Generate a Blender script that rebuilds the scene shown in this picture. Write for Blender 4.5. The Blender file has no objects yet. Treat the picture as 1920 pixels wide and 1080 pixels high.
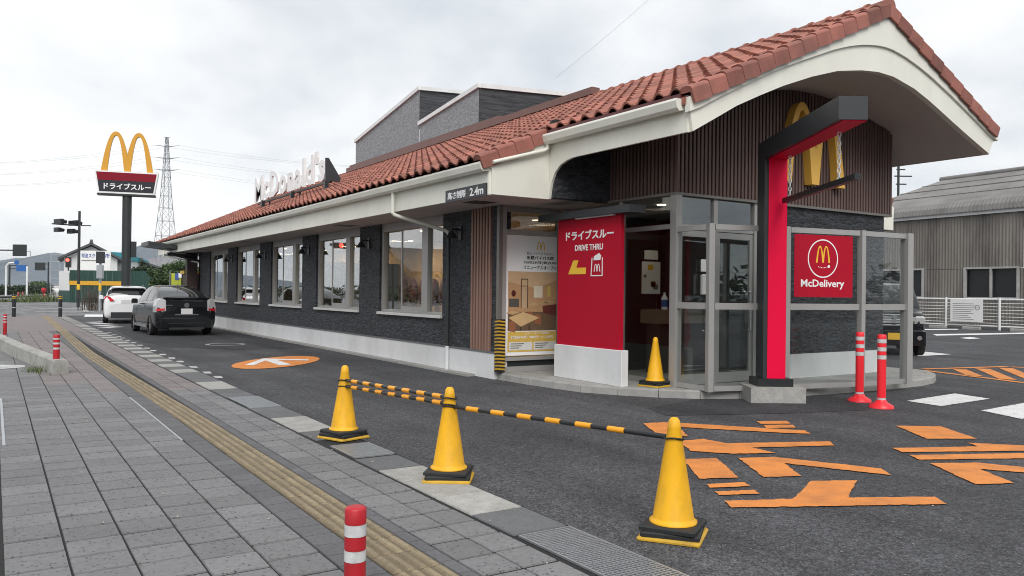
import bpy, bmesh, math, random
from mathutils import Vector, Matrix, noise as mnoise
random.seed(7)
SC = bpy.context.scene
COL = SC.collection
R = math.radians
PI = math.pi

# ---------------------------------------------------------------- camera
cam_d = bpy.data.cameras.new('camera'); cam = bpy.data.objects.new('camera', cam_d); COL.objects.link(cam)
cam_d.sensor_fit = 'HORIZONTAL'; cam_d.sensor_width = 36.0; cam_d.lens = 1500.0/1920.0*36.0
cam_d.clip_start = 0.05; cam_d.clip_end = 9000
TH = R(32.94)
cam.matrix_world = (Matrix.Translation((0, 0, 1.45)) @ Matrix.Rotation(-TH, 4, 'Z')
                    @ Matrix.Rotation(PI/2 + math.atan(7.7/1500.0), 4, 'X') @ Matrix.Rotation(0.012, 4, 'Z'))
SC.camera = cam

# ---------------------------------------------------------------- world: overcast sky
W = bpy.data.worlds.new('World'); SC.world = W; W.use_nodes = True
wn = W.node_tree.nodes; wl = W.node_tree.links; wn.clear()
SUN_EL, SUN_AZ = R(42), R(208)
def wnode(t, **k):
    n = wn.new(t)
    for a, b in k.items(): setattr(n, a, b)
    return n
out = wnode('ShaderNodeOutputWorld'); bgn = wnode('ShaderNodeBackground'); wl.new(bgn.outputs[0], out.inputs[0])
sky = wnode('ShaderNodeTexSky', sky_type='NISHITA', sun_disc=False)
sky.sun_elevation = SUN_EL; sky.sun_rotation = SUN_AZ
tc = wnode('ShaderNodeTexCoord')
sep = wnode('ShaderNodeSeparateXYZ'); wl.new(tc.outputs['Generated'], sep.inputs[0])
zc = wnode('ShaderNodeMath', operation='MAXIMUM'); wl.new(sep.outputs[2], zc.inputs[0]); zc.inputs[1].default_value = 0.0
za = wnode('ShaderNodeMath', operation='ADD'); wl.new(zc.outputs[0], za.inputs[0]); za.inputs[1].default_value = 0.30
dx = wnode('ShaderNodeMath', operation='DIVIDE'); wl.new(sep.outputs[0], dx.inputs[0]); wl.new(za.outputs[0], dx.inputs[1])
dy = wnode('ShaderNodeMath', operation='DIVIDE'); wl.new(sep.outputs[1], dy.inputs[0]); wl.new(za.outputs[0], dy.inputs[1])
cmb = wnode('ShaderNodeCombineXYZ'); wl.new(dx.outputs[0], cmb.inputs[0]); wl.new(dy.outputs[0], cmb.inputs[1]); cmb.inputs[2].default_value = 3.7
n1 = wnode('ShaderNodeTexNoise'); wl.new(cmb.outputs[0], n1.inputs['Vector'])
n1.inputs['Scale'].default_value = 0.75; n1.inputs['Detail'].default_value = 5; n1.inputs['Roughness'].default_value = 0.5; n1.inputs['Distortion'].default_value = 0.25
n2 = wnode('ShaderNodeTexNoise'); wl.new(cmb.outputs[0], n2.inputs['Vector'])
n2.inputs['Scale'].default_value = 2.3; n2.inputs['Detail'].default_value = 6; n2.inputs['Roughness'].default_value = 0.5
mx = wnode('ShaderNodeMix', data_type='FLOAT'); mx.inputs[0].default_value = 0.25
wl.new(n1.outputs[0], mx.inputs[2]); wl.new(n2.outputs[0], mx.inputs[3])
rp = wnode('ShaderNodeValToRGB'); wl.new(mx.outputs[0], rp.inputs[0])
e = rp.color_ramp.elements
e[0].position = 0.38; e[0].color = (0.56, 0.60, 0.64, 1)
e[1].position = 0.55; e[1].color = (0.97, 0.97, 0.97, 1)
q = rp.color_ramp.elements.new(0.44); q.color = (0.72, 0.75, 0.78, 1)
q = rp.color_ramp.elements.new(0.485); q.color = (0.86, 0.87, 0.88, 1)
skm = wnode('ShaderNodeMix', data_type='RGBA', blend_type='MULTIPLY'); skm.inputs[0].default_value = 1.0
wl.new(sky.outputs[0], skm.inputs[6]); skm.inputs[7].default_value = (0.1, 0.1, 0.1, 1)
cm = wnode('ShaderNodeMix', data_type='RGBA'); cm.inputs[0].default_value = 0.92
wl.new(skm.outputs[2], cm.inputs[6]); wl.new(rp.outputs[0], cm.inputs[7])
wl.new(cm.outputs[2], bgn.inputs[0]); bgn.inputs[1].default_value = 0.72

# ---------------------------------------------------------------- sun (overcast: weak and very soft)
sd = bpy.data.lights.new('sun', 'SUN'); sd.energy = 1.5; sd.angle = R(35); sd.color = (1.0, 0.97, 0.93)
so = bpy.data.objects.new('sun', sd); COL.objects.link(so)
# light comes from behind the camera, over the road
sdir = Vector((math.sin(SUN_AZ)*math.cos(SUN_EL), math.cos(SUN_AZ)*math.cos(SUN_EL), math.sin(SUN_EL)))
so.rotation_euler = (-sdir).to_track_quat('-Z', 'Y').to_euler()
so.location = (0, 0, 60)

SC.view_settings.view_transform = 'Standard'; SC.view_settings.look = 'None'
SC.view_settings.gamma = 1.0; SC.view_settings.exposure = 0.72; SC.view_settings.use_curve_mapping = False
SC.cycles.use_denoising = True; SC.cycles.filter_width = 1.0
SC.cycles.max_bounces = 8; SC.cycles.transparent_max_bounces = 12; SC.cycles.caustics_reflective = False; SC.cycles.caustics_refractive = False

# ================================================================ materials
MATS = {}
def _mat(name):
    m = bpy.data.materials.new(name); m.use_nodes = True; MATS[name] = m
    nt = m.node_tree; b = nt.nodes['Principled BSDF']
    return m, nt.nodes, nt.links, b
def mat(name, col, rough=0.6, metal=0.0, var=0.0, vscale=3.0, bump=0.0, bscale=40.0, stretch=(1, 1, 1), island=0.0, spec=0.5, dirt=None, dscale=1.2, damt=0.5, coat=0.0, vdetail=6, speck=0.0, sscale=70.0, scol=(0.05, 0.05, 0.05), sthr=0.82):
    """principled material: base colour, optional world-space noise variation, per-piece tint, bump and grime"""
    m, N, L, b = _mat(name)
    b.inputs['Roughness'].default_value = rough; b.inputs['Metallic'].default_value = metal
    b.inputs['Specular IOR Level'].default_value = spec
    if coat: b.inputs['Coat Weight'].default_value = coat; b.inputs['Coat Roughness'].default_value = 0.05
    geo = N.new('ShaderNodeNewGeometry')
    mp = N.new('ShaderNodeVectorMath'); mp.operation = 'MULTIPLY'; mp.inputs[1].default_value = stretch; L.new(geo.outputs['Position'], mp.inputs[0])
    rgb = N.new('ShaderNodeRGB'); rgb.outputs[0].default_value = (*col, 1); cur = rgb.outputs[0]
    if var:
        n = N.new('ShaderNodeTexNoise'); n.inputs['Scale'].default_value = vscale; n.inputs['Detail'].default_value = vdetail; n.inputs['Roughness'].default_value = 0.6
        L.new(mp.outputs[0], n.inputs['Vector'])
        mr = N.new('ShaderNodeMapRange'); mr.inputs[1].default_value = 0.25; mr.inputs[2].default_value = 0.75; mr.inputs[3].default_value = 1-var; mr.inputs[4].default_value = 1+var
        L.new(n.outputs[0], mr.inputs[0])
        mm = N.new('ShaderNodeVectorMath'); mm.operation = 'SCALE'; L.new(cur, mm.inputs[0]); L.new(mr.outputs[0], mm.inputs['Scale']); cur = mm.outputs[0]
    if island:
        oi = N.new('ShaderNodeObjectInfo')
        ad = N.new('ShaderNodeMath'); ad.operation = 'ADD'; L.new(oi.outputs['Random'], ad.inputs[0]); L.new(geo.outputs['Random Per Island'], ad.inputs[1])
        fr = N.new('ShaderNodeMath'); fr.operation = 'FRACT'; L.new(ad.outputs[0], fr.inputs[0])
        mr = N.new('ShaderNodeMapRange'); mr.inputs[3].default_value = 1-island; mr.inputs[4].default_value = 1+island; L.new(fr.outputs[0], mr.inputs[0])
        mm = N.new('ShaderNodeVectorMath'); mm.operation = 'SCALE'; L.new(cur, mm.inputs[0]); L.new(mr.outputs[0], mm.inputs['Scale']); cur = mm.outputs[0]
    if dirt:
        n = N.new('ShaderNodeTexNoise'); n.inputs['Scale'].default_value = dscale; n.inputs['Detail'].default_value = 8; n.inputs['Roughness'].default_value = 0.65
        L.new(mp.outputs[0], n.inputs['Vector'])
        mr = N.new('ShaderNodeMapRange'); mr.inputs[1].default_value = 0.45; mr.inputs[2].default_value = 0.75; mr.inputs[3].default_value = 0; mr.inputs[4].default_value = damt
        L.new(n.outputs[0], mr.inputs[0])
        mi = N.new('ShaderNodeMix'); mi.data_type = 'RGBA'; L.new(mr.outputs[0], mi.inputs[0]); L.new(cur, mi.inputs[6]); mi.inputs[7].default_value = (*dirt, 1); cur = mi.outputs[2]
    if speck:
        v = N.new('ShaderNodeTexVoronoi'); v.inputs['Scale'].default_value = sscale; L.new(mp.outputs[0], v.inputs['Vector'])
        sc_ = N.new('ShaderNodeSeparateColor'); L.new(v.outputs['Color'], sc_.inputs[0])
        n = N.new('ShaderNodeTexNoise'); n.inputs['Scale'].default_value = 2.2; n.inputs['Detail'].default_value = 4; L.new(mp.outputs[0], n.inputs['Vector'])
        ad2 = N.new('ShaderNodeMath'); ad2.operation = 'MULTIPLY_ADD'; ad2.inputs[1].default_value = 0.5; L.new(n.outputs[0], ad2.inputs[0]); L.new(sc_.outputs[0], ad2.inputs[2])
        g1 = N.new('ShaderNodeMath'); g1.operation = 'GREATER_THAN'; g1.inputs[1].default_value = sthr+0.25; L.new(ad2.outputs[0], g1.inputs[0])
        l1 = N.new('ShaderNodeMath'); l1.operation = 'LESS_THAN'; l1.inputs[1].default_value = 0.38; L.new(v.outputs['Distance'], l1.inputs[0])
        m1 = N.new('ShaderNodeMath'); m1.operation = 'MULTIPLY'; L.new(g1.outputs[0], m1.inputs[0]); L.new(l1.outputs[0], m1.inputs[1])
        m2 = N.new('ShaderNodeMath'); m2.operation = 'MULTIPLY'; m2.inputs[1].default_value = speck; L.new(m1.outputs[0], m2.inputs[0])
        mi = N.new('ShaderNodeMix'); mi.data_type = 'RGBA'; L.new(m2.outputs[0], mi.inputs[0]); L.new(cur, mi.inputs[6]); mi.inputs[7].default_value = (*scol, 1); cur = mi.outputs[2]
    L.new(cur, b.inputs['Base Color'])
    if bump:
        n = N.new('ShaderNodeTexNoise'); n.inputs['Scale'].default_value = bscale; n.inputs['Detail'].default_value = 5
        L.new(mp.outputs[0], n.inputs['Vector'])
        bp = N.new('ShaderNodeBump'); bp.inputs['Strength'].default_value = min(1, bump); bp.inputs['Distance'].default_value = 0.02*max(1, bump); L.new(n.outputs[0], bp.inputs['Height']); L.new(bp.outputs[0], b.inputs['Normal'])
    return m

def asphalt(name, base, lo, hi, bumpd=0.012):
    m, N, L, b = _mat(name)
    geo = N.new('ShaderNodeNewGeometry')
    v = N.new('ShaderNodeTexVoronoi'); v.inputs['Scale'].default_value = 85; L.new(geo.outputs['Position'], v.inputs['Vector'])
    rp = N.new('ShaderNodeValToRGB'); L.new(v.outputs['Color'], rp.inputs[0])
    e = rp.color_ramp.elements; e[0].position = 0.25; e[0].color = (*[lo*x for x in base], 1); e[1].position = 0.85; e[1].color = (*[hi*x for x in base], 1)
    n = N.new('ShaderNodeTexNoise'); n.inputs['Scale'].default_value = 0.55; n.inputs['Detail'].default_value = 9; n.inputs['Roughness'].default_value = 0.68; L.new(geo.outputs['Position'], n.inputs['Vector'])
    mr = N.new('ShaderNodeMapRange'); mr.inputs[1].default_value = 0.3; mr.inputs[2].default_value = 0.72; mr.inputs[3].default_value = 0.7; mr.inputs[4].default_value = 1.4; L.new(n.outputs[0], mr.inputs[0])
    n3 = N.new('ShaderNodeTexNoise'); n3.inputs['Scale'].default_value = 16; n3.inputs['Detail'].default_value = 6; n3.inputs['Roughness'].default_value = 0.75; L.new(geo.outputs['Position'], n3.inputs['Vector'])
    mr3 = N.new('ShaderNodeMapRange'); mr3.inputs[1].default_value = 0.3; mr3.inputs[2].default_value = 0.7; mr3.inputs[3].default_value = 0.62; mr3.inputs[4].default_value = 1.45; L.new(n3.outputs[0], mr3.inputs[0])
    mu3 = N.new('ShaderNodeMath'); mu3.operation = 'MULTIPLY'; L.new(mr.outputs[0], mu3.inputs[0]); L.new(mr3.outputs[0], mu3.inputs[1])
    mm = N.new('ShaderNodeVectorMath'); mm.operation = 'SCALE'; L.new(rp.outputs[0], mm.inputs[0]); L.new(mu3.outputs[0], mm.inputs['Scale'])
    st = N.new('ShaderNodeVectorMath'); st.operation = 'MULTIPLY'; st.inputs[1].default_value = (1.6, 0.16, 1.0); L.new(geo.outputs['Position'], st.inputs[0])
    n4 = N.new('ShaderNodeTexNoise'); n4.inputs['Scale'].default_value = 1.0; n4.inputs['Detail'].default_value = 5; L.new(st.outputs[0], n4.inputs['Vector'])
    mr4 = N.new('ShaderNodeMapRange'); mr4.inputs[1].default_value = 0.35; mr4.inputs[2].default_value = 0.65; mr4.inputs[3].default_value = 0.78; mr4.inputs[4].default_value = 1.22; L.new(n4.outputs[0], mr4.inputs[0])
    m4 = N.new('ShaderNodeVectorMath'); m4.operation = 'SCALE'; L.new(mm.outputs[0], m4.inputs[0]); L.new(mr4.outputs[0], m4.inputs['Scale']); mm = m4
    # pale grit specks
    v2 = N.new('ShaderNodeTexVoronoi'); v2.inputs['Scale'].default_value = 42; L.new(geo.outputs['Position'], v2.inputs['Vector'])
    sx = N.new('ShaderNodeSeparateColor'); L.new(v2.outputs['Color'], sx.inputs[0])
    gt = N.new('ShaderNodeMath'); gt.operation = 'GREATER_THAN'; gt.inputs[1].default_value = 0.965; L.new(sx.outputs[0], gt.inputs[0])
    ls = N.new('ShaderNodeMath'); ls.operation = 'LESS_THAN'; ls.inputs[1].default_value = 0.28; L.new(v2.outputs['Distance'], ls.inputs[0])
    mu = N.new('ShaderNodeMath'); mu.operation = 'MULTIPLY'; L.new(gt.outputs[0], mu.inputs[0]); L.new(ls.outputs[0], mu.inputs[1])
    mi = N.new('ShaderNodeMix'); mi.data_type = 'RGBA'; L.new(mu.outputs[0], mi.inputs[0]); L.new(mm.outputs[0], mi.inputs[6]); mi.inputs[7].default_value = (0.24, 0.24, 0.24, 1)
    L.new(mi.outputs[2], b.inputs['Base Color'])
    b.inputs['Roughness'].default_value = 0.82; b.inputs['Specular IOR Level'].default_value = 0.35
    bp = N.new('ShaderNodeBump'); bp.inputs['Strength'].default_value = 0.8; bp.inputs['Distance'].default_value = bumpd; L.new(v.outputs['Distance'], bp.inputs['Height']); L.new(bp.outputs[0], b.inputs['Normal'])
    return m

def stone_clad(name, base, sx=9.0, sz=22.0, dist=0.03, lo=0.35, hi=2.0):
    """split-face dark stone siding: small ragged courses"""
    m, N, L, b = _mat(name)
    geo = N.new('ShaderNodeNewGeometry')
    mp = N.new('ShaderNodeVectorMath'); mp.operation = 'MULTIPLY'; mp.inputs[1].default_value = (sx, sx, sz); L.new(geo.outputs['Position'], mp.inputs[0])
    nz = N.new('ShaderNodeTexNoise'); nz.inputs['Scale'].default_value = 0.9; nz.inputs['Detail'].default_value = 3; L.new(mp.outputs[0], nz.inputs['Vector'])
    ad = N.new('ShaderNodeVectorMath'); ad.operation = 'MULTIPLY_ADD'; ad.inputs[1].default_value = (1.3, 1.3, 0.7); L.new(nz.outputs['Color'], ad.inputs[0]); L.new(mp.outputs[0], ad.inputs[2])
    v = N.new('ShaderNodeTexVoronoi'); v.inputs['Scale'].default_value = 1.0; v.inputs['Randomness'].default_value = 0.9; L.new(ad.outputs[0], v.inputs['Vector'])
    sc = N.new('ShaderNodeSeparateColor'); L.new(v.outputs['Color'], sc.inputs[0])
    n = N.new('ShaderNodeTexNoise'); n.inputs['Scale'].default_value = 3.0; n.inputs['Detail'].default_value = 6; n.inputs['Roughness'].default_value = 0.7; L.new(mp.outputs[0], n.inputs['Vector'])
    hh = N.new('ShaderNodeMath'); hh.operation = 'ADD'; L.new(sc.outputs[0], hh.inputs[0]); L.new(n.outputs[0], hh.inputs[1])
    mr = N.new('ShaderNodeMapRange'); mr.inputs[1].default_value = 0.2; mr.inputs[2].default_value = 1.5; mr.inputs[3].default_value = lo; mr.inputs[4].default_value = hi; L.new(hh.outputs[0], mr.inputs[0])
    rgb = N.new('ShaderNodeRGB'); rgb.outputs[0].default_value = (*base, 1)
    mm = N.new('ShaderNodeVectorMath'); mm.operation = 'SCALE'; L.new(rgb.outputs[0], mm.inputs[0]); L.new(mr.outputs[0], mm.inputs['Scale'])
    L.new(mm.outputs[0], b.inputs['Base Color']); b.inputs['Roughness'].default_value = 0.62
    h2 = N.new('ShaderNodeMath'); h2.operation = 'SUBTRACT'; L.new(hh.outputs[0], h2.inputs[0]); L.new(v.outputs['Distance'], h2.inputs[1])
    bp = N.new('ShaderNodeBump'); bp.inputs['Strength'].default_value = 1.0; bp.inputs['Distance'].default_value = dist; L.new(h2.outputs[0], bp.inputs['Height']); L.new(bp.outputs[0], b.inputs['Normal'])
    return m

def glass(name, tint=(0.86, 0.89, 0.88), f0=0.12, pw=3.0, gloss=(0.95, 0.97, 1.0)):
    """thin pane: see-through straight on, mirror-like at a glance"""
    m = bpy.data.materials.new(name); m.use_nodes = True; MATS[name] = m
    N = m.node_tree.nodes; L = m.node_tree.links; N.clear()
    o = N.new('ShaderNodeOutputMaterial'); mx = N.new('ShaderNodeMixShader'); t = N.new('ShaderNodeBsdfTransparent'); g = N.new('ShaderNodeBsdfGlossy')
    t.inputs[0].default_value = (*tint, 1); g.inputs[0].default_value = (*gloss, 1); g.inputs['Roughness'].default_value = 0.0
    lw = N.new('ShaderNodeLayerWeight'); lw.inputs[0].default_value = 0.5
    p = N.new('ShaderNodeMath'); p.operation = 'POWER'; p.inputs[1].default_value = pw; L.new(lw.outputs['Facing'], p.inputs[0])
    f = N.new('ShaderNodeMapRange'); f.inputs[3].default_value = f0; f.inputs[4].default_value = 1.0; L.new(p.outputs[0], f.inputs[0])
    geo = N.new('ShaderNodeNewGeometry'); nz = N.new('ShaderNodeTexNoise'); nz.inputs['Scale'].default_value = 0.9; L.new(geo.outputs['Position'], nz.inputs['Vector'])
    bp = N.new('ShaderNodeBump'); bp.inputs['Strength'].default_value = 0.06; bp.inputs['Distance'].default_value = 0.02; L.new(nz.outputs[0], bp.inputs['Height']); L.new(bp.outputs[0], g.inputs['Normal'])
    L.new(f.outputs[0], mx.inputs[0]); L.new(t.outputs[0], mx.inputs[1]); L.new(g.outputs[0], mx.inputs[2]); L.new(mx.outputs[0], o.inputs[0])
    return m
def emit(name, col, s):
    m, N, L, b = _mat(name); b.inputs['Base Color'].default_value = (*col, 1); b.inputs['Emission Color'].default_value = (*col, 1); b.inputs['Emission Strength'].default_value = s
    return m

asphalt('asphalt', (0.060, 0.061, 0.066), 0.55, 1.7)
asphalt('asphalt_new', (0.040, 0.041, 0.045), 0.6, 1.5)
asphalt('asphalt_old', (0.16, 0.16, 0.165), 0.75, 1.3, 0.006)
stone_clad('stone_dark', (0.036, 0.040, 0.047), 10.0, 24.0, 0.045)
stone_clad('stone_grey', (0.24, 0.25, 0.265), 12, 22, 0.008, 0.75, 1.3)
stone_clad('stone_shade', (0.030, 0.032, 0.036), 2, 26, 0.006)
mat('cream', (0.76, 0.755, 0.675), 0.5, var=0.06, vscale=1.5, dirt=(0.40, 0.38, 0.32), dscale=0.8, damt=0.25, stretch=(1, 1, 0.45))
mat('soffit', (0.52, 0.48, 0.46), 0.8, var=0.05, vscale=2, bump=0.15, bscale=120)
mat('plinth', (0.70, 0.705, 0.71), 0.7, var=0.06, vscale=2.5, bump=0.15, bscale=60, dirt=(0.33, 0.32, 0.30), dscale=0.9, damt=0.4, stretch=(1, 1, 0.5))
mat('plinth_cap', (0.14, 0.145, 0.15), 0.6)
mat('tile', (0.30, 0.112, 0.080), 0.75, var=0.28, vscale=2.4, island=0.27, bump=0.25, bscale=70, dirt=(0.16, 0.09, 0.075), dscale=1.6, damt=0.45)
mat('tile_verge', (0.285, 0.105, 0.080), 0.75, var=0.28, vscale=3, island=0.30, bump=0.25, bscale=60, dirt=(0.14, 0.08, 0.065), dscale=2.0, damt=0.5)
mat('flashing', (0.10, 0.025, 0.028), 0.5)
mat('flashing_brown', (0.16, 0.075, 0.06), 0.45, var=0.1)
mat('slat', (0.135, 0.085, 0.074), 0.62, var=0.22, vscale=1.2, stretch=(6, 6, 0.6), island=0.12, bump=0.15, bscale=30)
mat('slat_light', (0.26, 0.15, 0.115), 0.6, var=0.15, vscale=1.2, stretch=(6, 6, 0.6), island=0.08)
mat('slat_back', (0.012, 0.011, 0.012), 0.8)
mat('frame', (0.37, 0.365, 0.355), 0.4, metal=0.25, var=0.08, vscale=2, stretch=(1, 1, 0.3))
mat('frame_brown', (0.19, 0.18, 0.165), 0.45, metal=0.3, var=0.06)
mat('sill', (0.62, 0.62, 0.60), 0.5, var=0.08, dirt=(0.35, 0.34, 0.32), damt=0.4)
mat('white_paint', (0.78, 0.78, 0.77), 0.45, var=0.03)
mat('sign_white', (0.82, 0.82, 0.82), 0.35)
mat('white_metal', (0.74, 0.75, 0.75), 0.45, var=0.05, dirt=(0.42, 0.40, 0.36), dscale=2, damt=0.3)
mat('black', (0.016, 0.018, 0.020), 0.4)
mat('black_rough', (0.022, 0.023, 0.025), 0.75, var=0.15)
mat('charcoal', (0.028, 0.032, 0.036), 0.42, var=0.06)
mat('dark_steel', (0.022, 0.026, 0.026), 0.5, var=0.1)
mat('red_sign', (0.43, 0.003, 0.022), 0.6, var=0.03, spec=0.2)
mat('red_gate', (0.80, 0.001, 0.050), 0.5, var=0.02, spec=0.2)
mat('red_print', (0.40, 0.004, 0.022), 0.6, spec=0.2)
mat('band_red', (0.21, 0.004, 0.016), 0.5, spec=0.2)
mat('band_grey', (0.030, 0.031, 0.038), 0.5, spec=0.2)
mat('yellow_arch', (0.82, 0.47, 0.08), 0.45)
mat('arch_gold', (0.62, 0.30, 0.018), 0.42)
mat('yellow_sign', (0.82, 0.50, 0.03), 0.45)
mat('cone_yellow', (0.84, 0.43, 0.005), 0.5, var=0.09, vscale=7, dirt=(0.32, 0.19, 0.03), dscale=6, damt=0.5, stretch=(1, 1, 0.45))
mat('base_yellow', (0.58, 0.34, 0.02), 0.5, var=0.12, vscale=8, dirt=(0.20, 0.14, 0.05), dscale=7, damt=0.6)
mat('rubber', (0.014, 0.015, 0.016), 0.6, var=0.2, vscale=12, bump=0.2, bscale=90)
mat('bar_orange', (0.86, 0.36, 0.014), 0.38)
mat('orange_paint', (0.72, 0.255, 0.055), 0.75, var=0.12, vscale=14, bump=0.5, bscale=120, dirt=(0.20, 0.085, 0.04), dscale=3.5, damt=0.6, speck=0.55, sscale=85, sthr=0.90)
mat('road_white', (0.74, 0.74, 0.74), 0.75, speck=0.8, sscale=75, sthr=0.84, scol=(.15,.15,.15), var=0.08, vscale=14, bump=0.4, bscale=120, dirt=(0.25, 0.25, 0.25), dscale=6, damt=0.4)
mat('road_white_worn', (0.50, 0.50, 0.50), 0.8, var=0.15, vscale=8, dirt=(0.12, 0.12, 0.12), dscale=4, damt=0.9)
mat('paver', (0.180, 0.180, 0.184), 0.85, var=0.20, vscale=26, speck=0.75, sscale=48, sthr=0.80, island=0.13, bump=0.35, bscale=150, dirt=(0.09, 0.09, 0.095), dscale=1.1, damt=0.38, vdetail=8)
mat('paver_dark', (0.120, 0.120, 0.128), 0.85, speck=0.6, sscale=55, var=0.2, vscale=26, island=0.10, bump=0.35, bscale=150, dirt=(0.06, 0.06, 0.065), dscale=1.4, damt=0.35)
mat('paver_pink', (0.205, 0.180, 0.180), 0.85, var=0.14, vscale=20, island=0.10, bump=0.3, bscale=150, dirt=(0.13, 0.12, 0.12), dscale=1.1, damt=0.4)
mat('joint', (0.014, 0.014, 0.015), 0.95, var=0.4, vscale=20)
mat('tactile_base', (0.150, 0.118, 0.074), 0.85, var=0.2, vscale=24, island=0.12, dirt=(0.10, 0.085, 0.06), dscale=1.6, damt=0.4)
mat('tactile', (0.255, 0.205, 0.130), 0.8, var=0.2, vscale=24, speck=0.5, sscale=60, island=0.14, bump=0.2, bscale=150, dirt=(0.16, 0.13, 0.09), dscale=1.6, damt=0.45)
mat('concrete', (0.33, 0.325, 0.31), 0.85, var=0.16, vscale=6, bump=0.3, bscale=90, dirt=(0.15, 0.145, 0.13), dscale=1.4, damt=0.5)
mat('concrete_pale', (0.36, 0.355, 0.335), 0.85, speck=0.6, sscale=60, scol=(.12,.12,.11), var=0.2, vscale=9, bump=0.3, bscale=100, island=0.10, dirt=(0.20, 0.19, 0.17), dscale=3, damt=0.5)
mat('concrete_dark', (0.125, 0.128, 0.133), 0.88, speck=0.6, sscale=60, var=0.16, vscale=10, bump=0.3, bscale=110, island=0.12, dirt=(0.07, 0.07, 0.07), dscale=2.5, damt=0.4)
mat('mossy_concrete', (0.36, 0.355, 0.335), 0.88, var=0.18, vscale=5, bump=0.4, bscale=60, dirt=(0.115, 0.12, 0.085), dscale=1.5, damt=0.75)
mat('galv', (0.44, 0.46, 0.48), 0.42, metal=0.7, var=0.15, vscale=15)
mat('grate_pit', (0.03, 0.033, 0.038), 0.8)
mat('chrome', (0.75, 0.76, 0.77), 0.12, metal=1.0)
mat('post_red', (0.46, 0.012, 0.022), 0.45, var=0.08, vscale=12, dirt=(0.16, 0.02, 0.02), dscale=9, damt=0.4)
mat('delineator_red', (0.86, 0.022, 0.035), 0.35)
mat('reflective_white', (0.60, 0.61, 0.61), 0.4, var=0.15, vscale=30, dirt=(0.25, 0.24, 0.23), dscale=14, damt=0.6)
mat('wood_floor', (0.22, 0.14, 0.085), 0.5, var=0.2, stretch=(1, 8, 1))
mat('warm_wall', (0.55, 0.36, 0.19), 0.7, var=0.12)
mat('warm_panel', (0.40, 0.20, 0.07), 0.6, var=0.2, stretch=(4, 4, 0.5))
mat('dark_room', (0.07, 0.073, 0.068), 0.7, var=0.2)
mat('wood_table', (0.45, 0.28, 0.14), 0.45, var=0.2, stretch=(1, 6, 1))
mat('maroon', (0.11, 0.018, 0.016), 0.6)
mat('counter', (0.24, 0.16, 0.10), 0.5, var=0.1)
mat('paper', (0.90, 0.90, 0.90), 0.5)
glass('glass'); glass('glass_clear', (0.88, 0.91, 0.90), 0.085, 3.5); glass('glass_screen', (0.94, 0.955, 0.95), 0.03, 4.5)
mat('glass_dark', (0.012, 0.014, 0.016), 0.04, spec=0.8)
emit('downlight', (1.0, 0.82, 0.55), 7.0); emit('signal_red', (1.0, 0.03, 0.02), 7.0)
mat('car_black', (0.006, 0.007, 0.009), 0.18, coat=0.4, spec=0.2)
mat('car_white', (0.74, 0.75, 0.76), 0.28, coat=0.8)
mat('tyre', (0.012, 0.012, 0.013), 0.75)
mat('alloy', (0.42, 0.43, 0.44), 0.3, metal=0.9)
mat('tail_clear', (0.40, 0.40, 0.41), 0.12, coat=1.0)
mat('tail_red', (0.60, 0.01, 0.015), 0.2, coat=1.0)
mat('plate_grey', (0.62, 0.62, 0.62), 0.5); mat('plate_yellow', (0.72, 0.42, 0.02), 0.5)
mat('hoarding_green', (0.030, 0.075, 0.062), 0.55, var=0.12, vscale=1.0, island=0.06)
mat('hoarding_yellow', (0.62, 0.33, 0.02), 0.55)
mat('wall_white', (0.62, 0.63, 0.63), 0.7, var=0.06)
mat('roof_grey', (0.075, 0.08, 0.085), 0.7, var=0.2, vscale=2)
mat('roof_teal', (0.03, 0.25, 0.30), 0.5)
mat('blue_sign', (0.02, 0.11, 0.36), 0.45); mat('blue_text', (0.05, 0.10, 0.34), 0.6)
mat('ink', (0.02, 0.02, 0.022), 0.6); mat('ink_grey', (0.22, 0.22, 0.22), 0.6)
mat('warehouse', (0.195, 0.180, 0.162), 0.85, var=0.30, vscale=0.5, stretch=(1.4, 1.4, 0.35), dirt=(0.060, 0.058, 0.055), dscale=0.8, damt=0.85, bump=0.1)
mat('warehouse_roof', (0.20, 0.195, 0.19), 0.85, var=0.25, vscale=0.4, dirt=(0.10, 0.095, 0.09), dscale=0.7, damt=0.7)
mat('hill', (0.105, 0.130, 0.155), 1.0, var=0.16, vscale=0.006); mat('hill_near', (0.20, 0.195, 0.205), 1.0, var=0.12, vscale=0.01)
mat('bark', (0.06, 0.045, 0.035), 0.9, var=0.3, bump=0.5)
mat('leaf', (0.050, 0.085, 0.026), 0.6, island=0.45); mat('leaf_dark', (0.022, 0.042, 0.018), 0.6, island=0.4); mat('leaf_dry', (0.12, 0.085, 0.07), 0.8, island=0.3); mat('grass', (0.10, 0.13, 0.05), 0.8, island=0.4)
mat('grey_frame', (0.40, 0.40, 0.39), 0.6, var=0.15, dirt=(0.2, 0.19, 0.17), damt=0.6)
mat('scrap', (0.42, 0.38, 0.30), 0.8)
mat('lattice', (0.30, 0.32, 0.34), 0.5, metal=0.3)
mat('hivis', (0.42, 0.46, 0.04), 0.6)
mat('brown_box', (0.055, 0.035, 0.03), 0.6)

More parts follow.
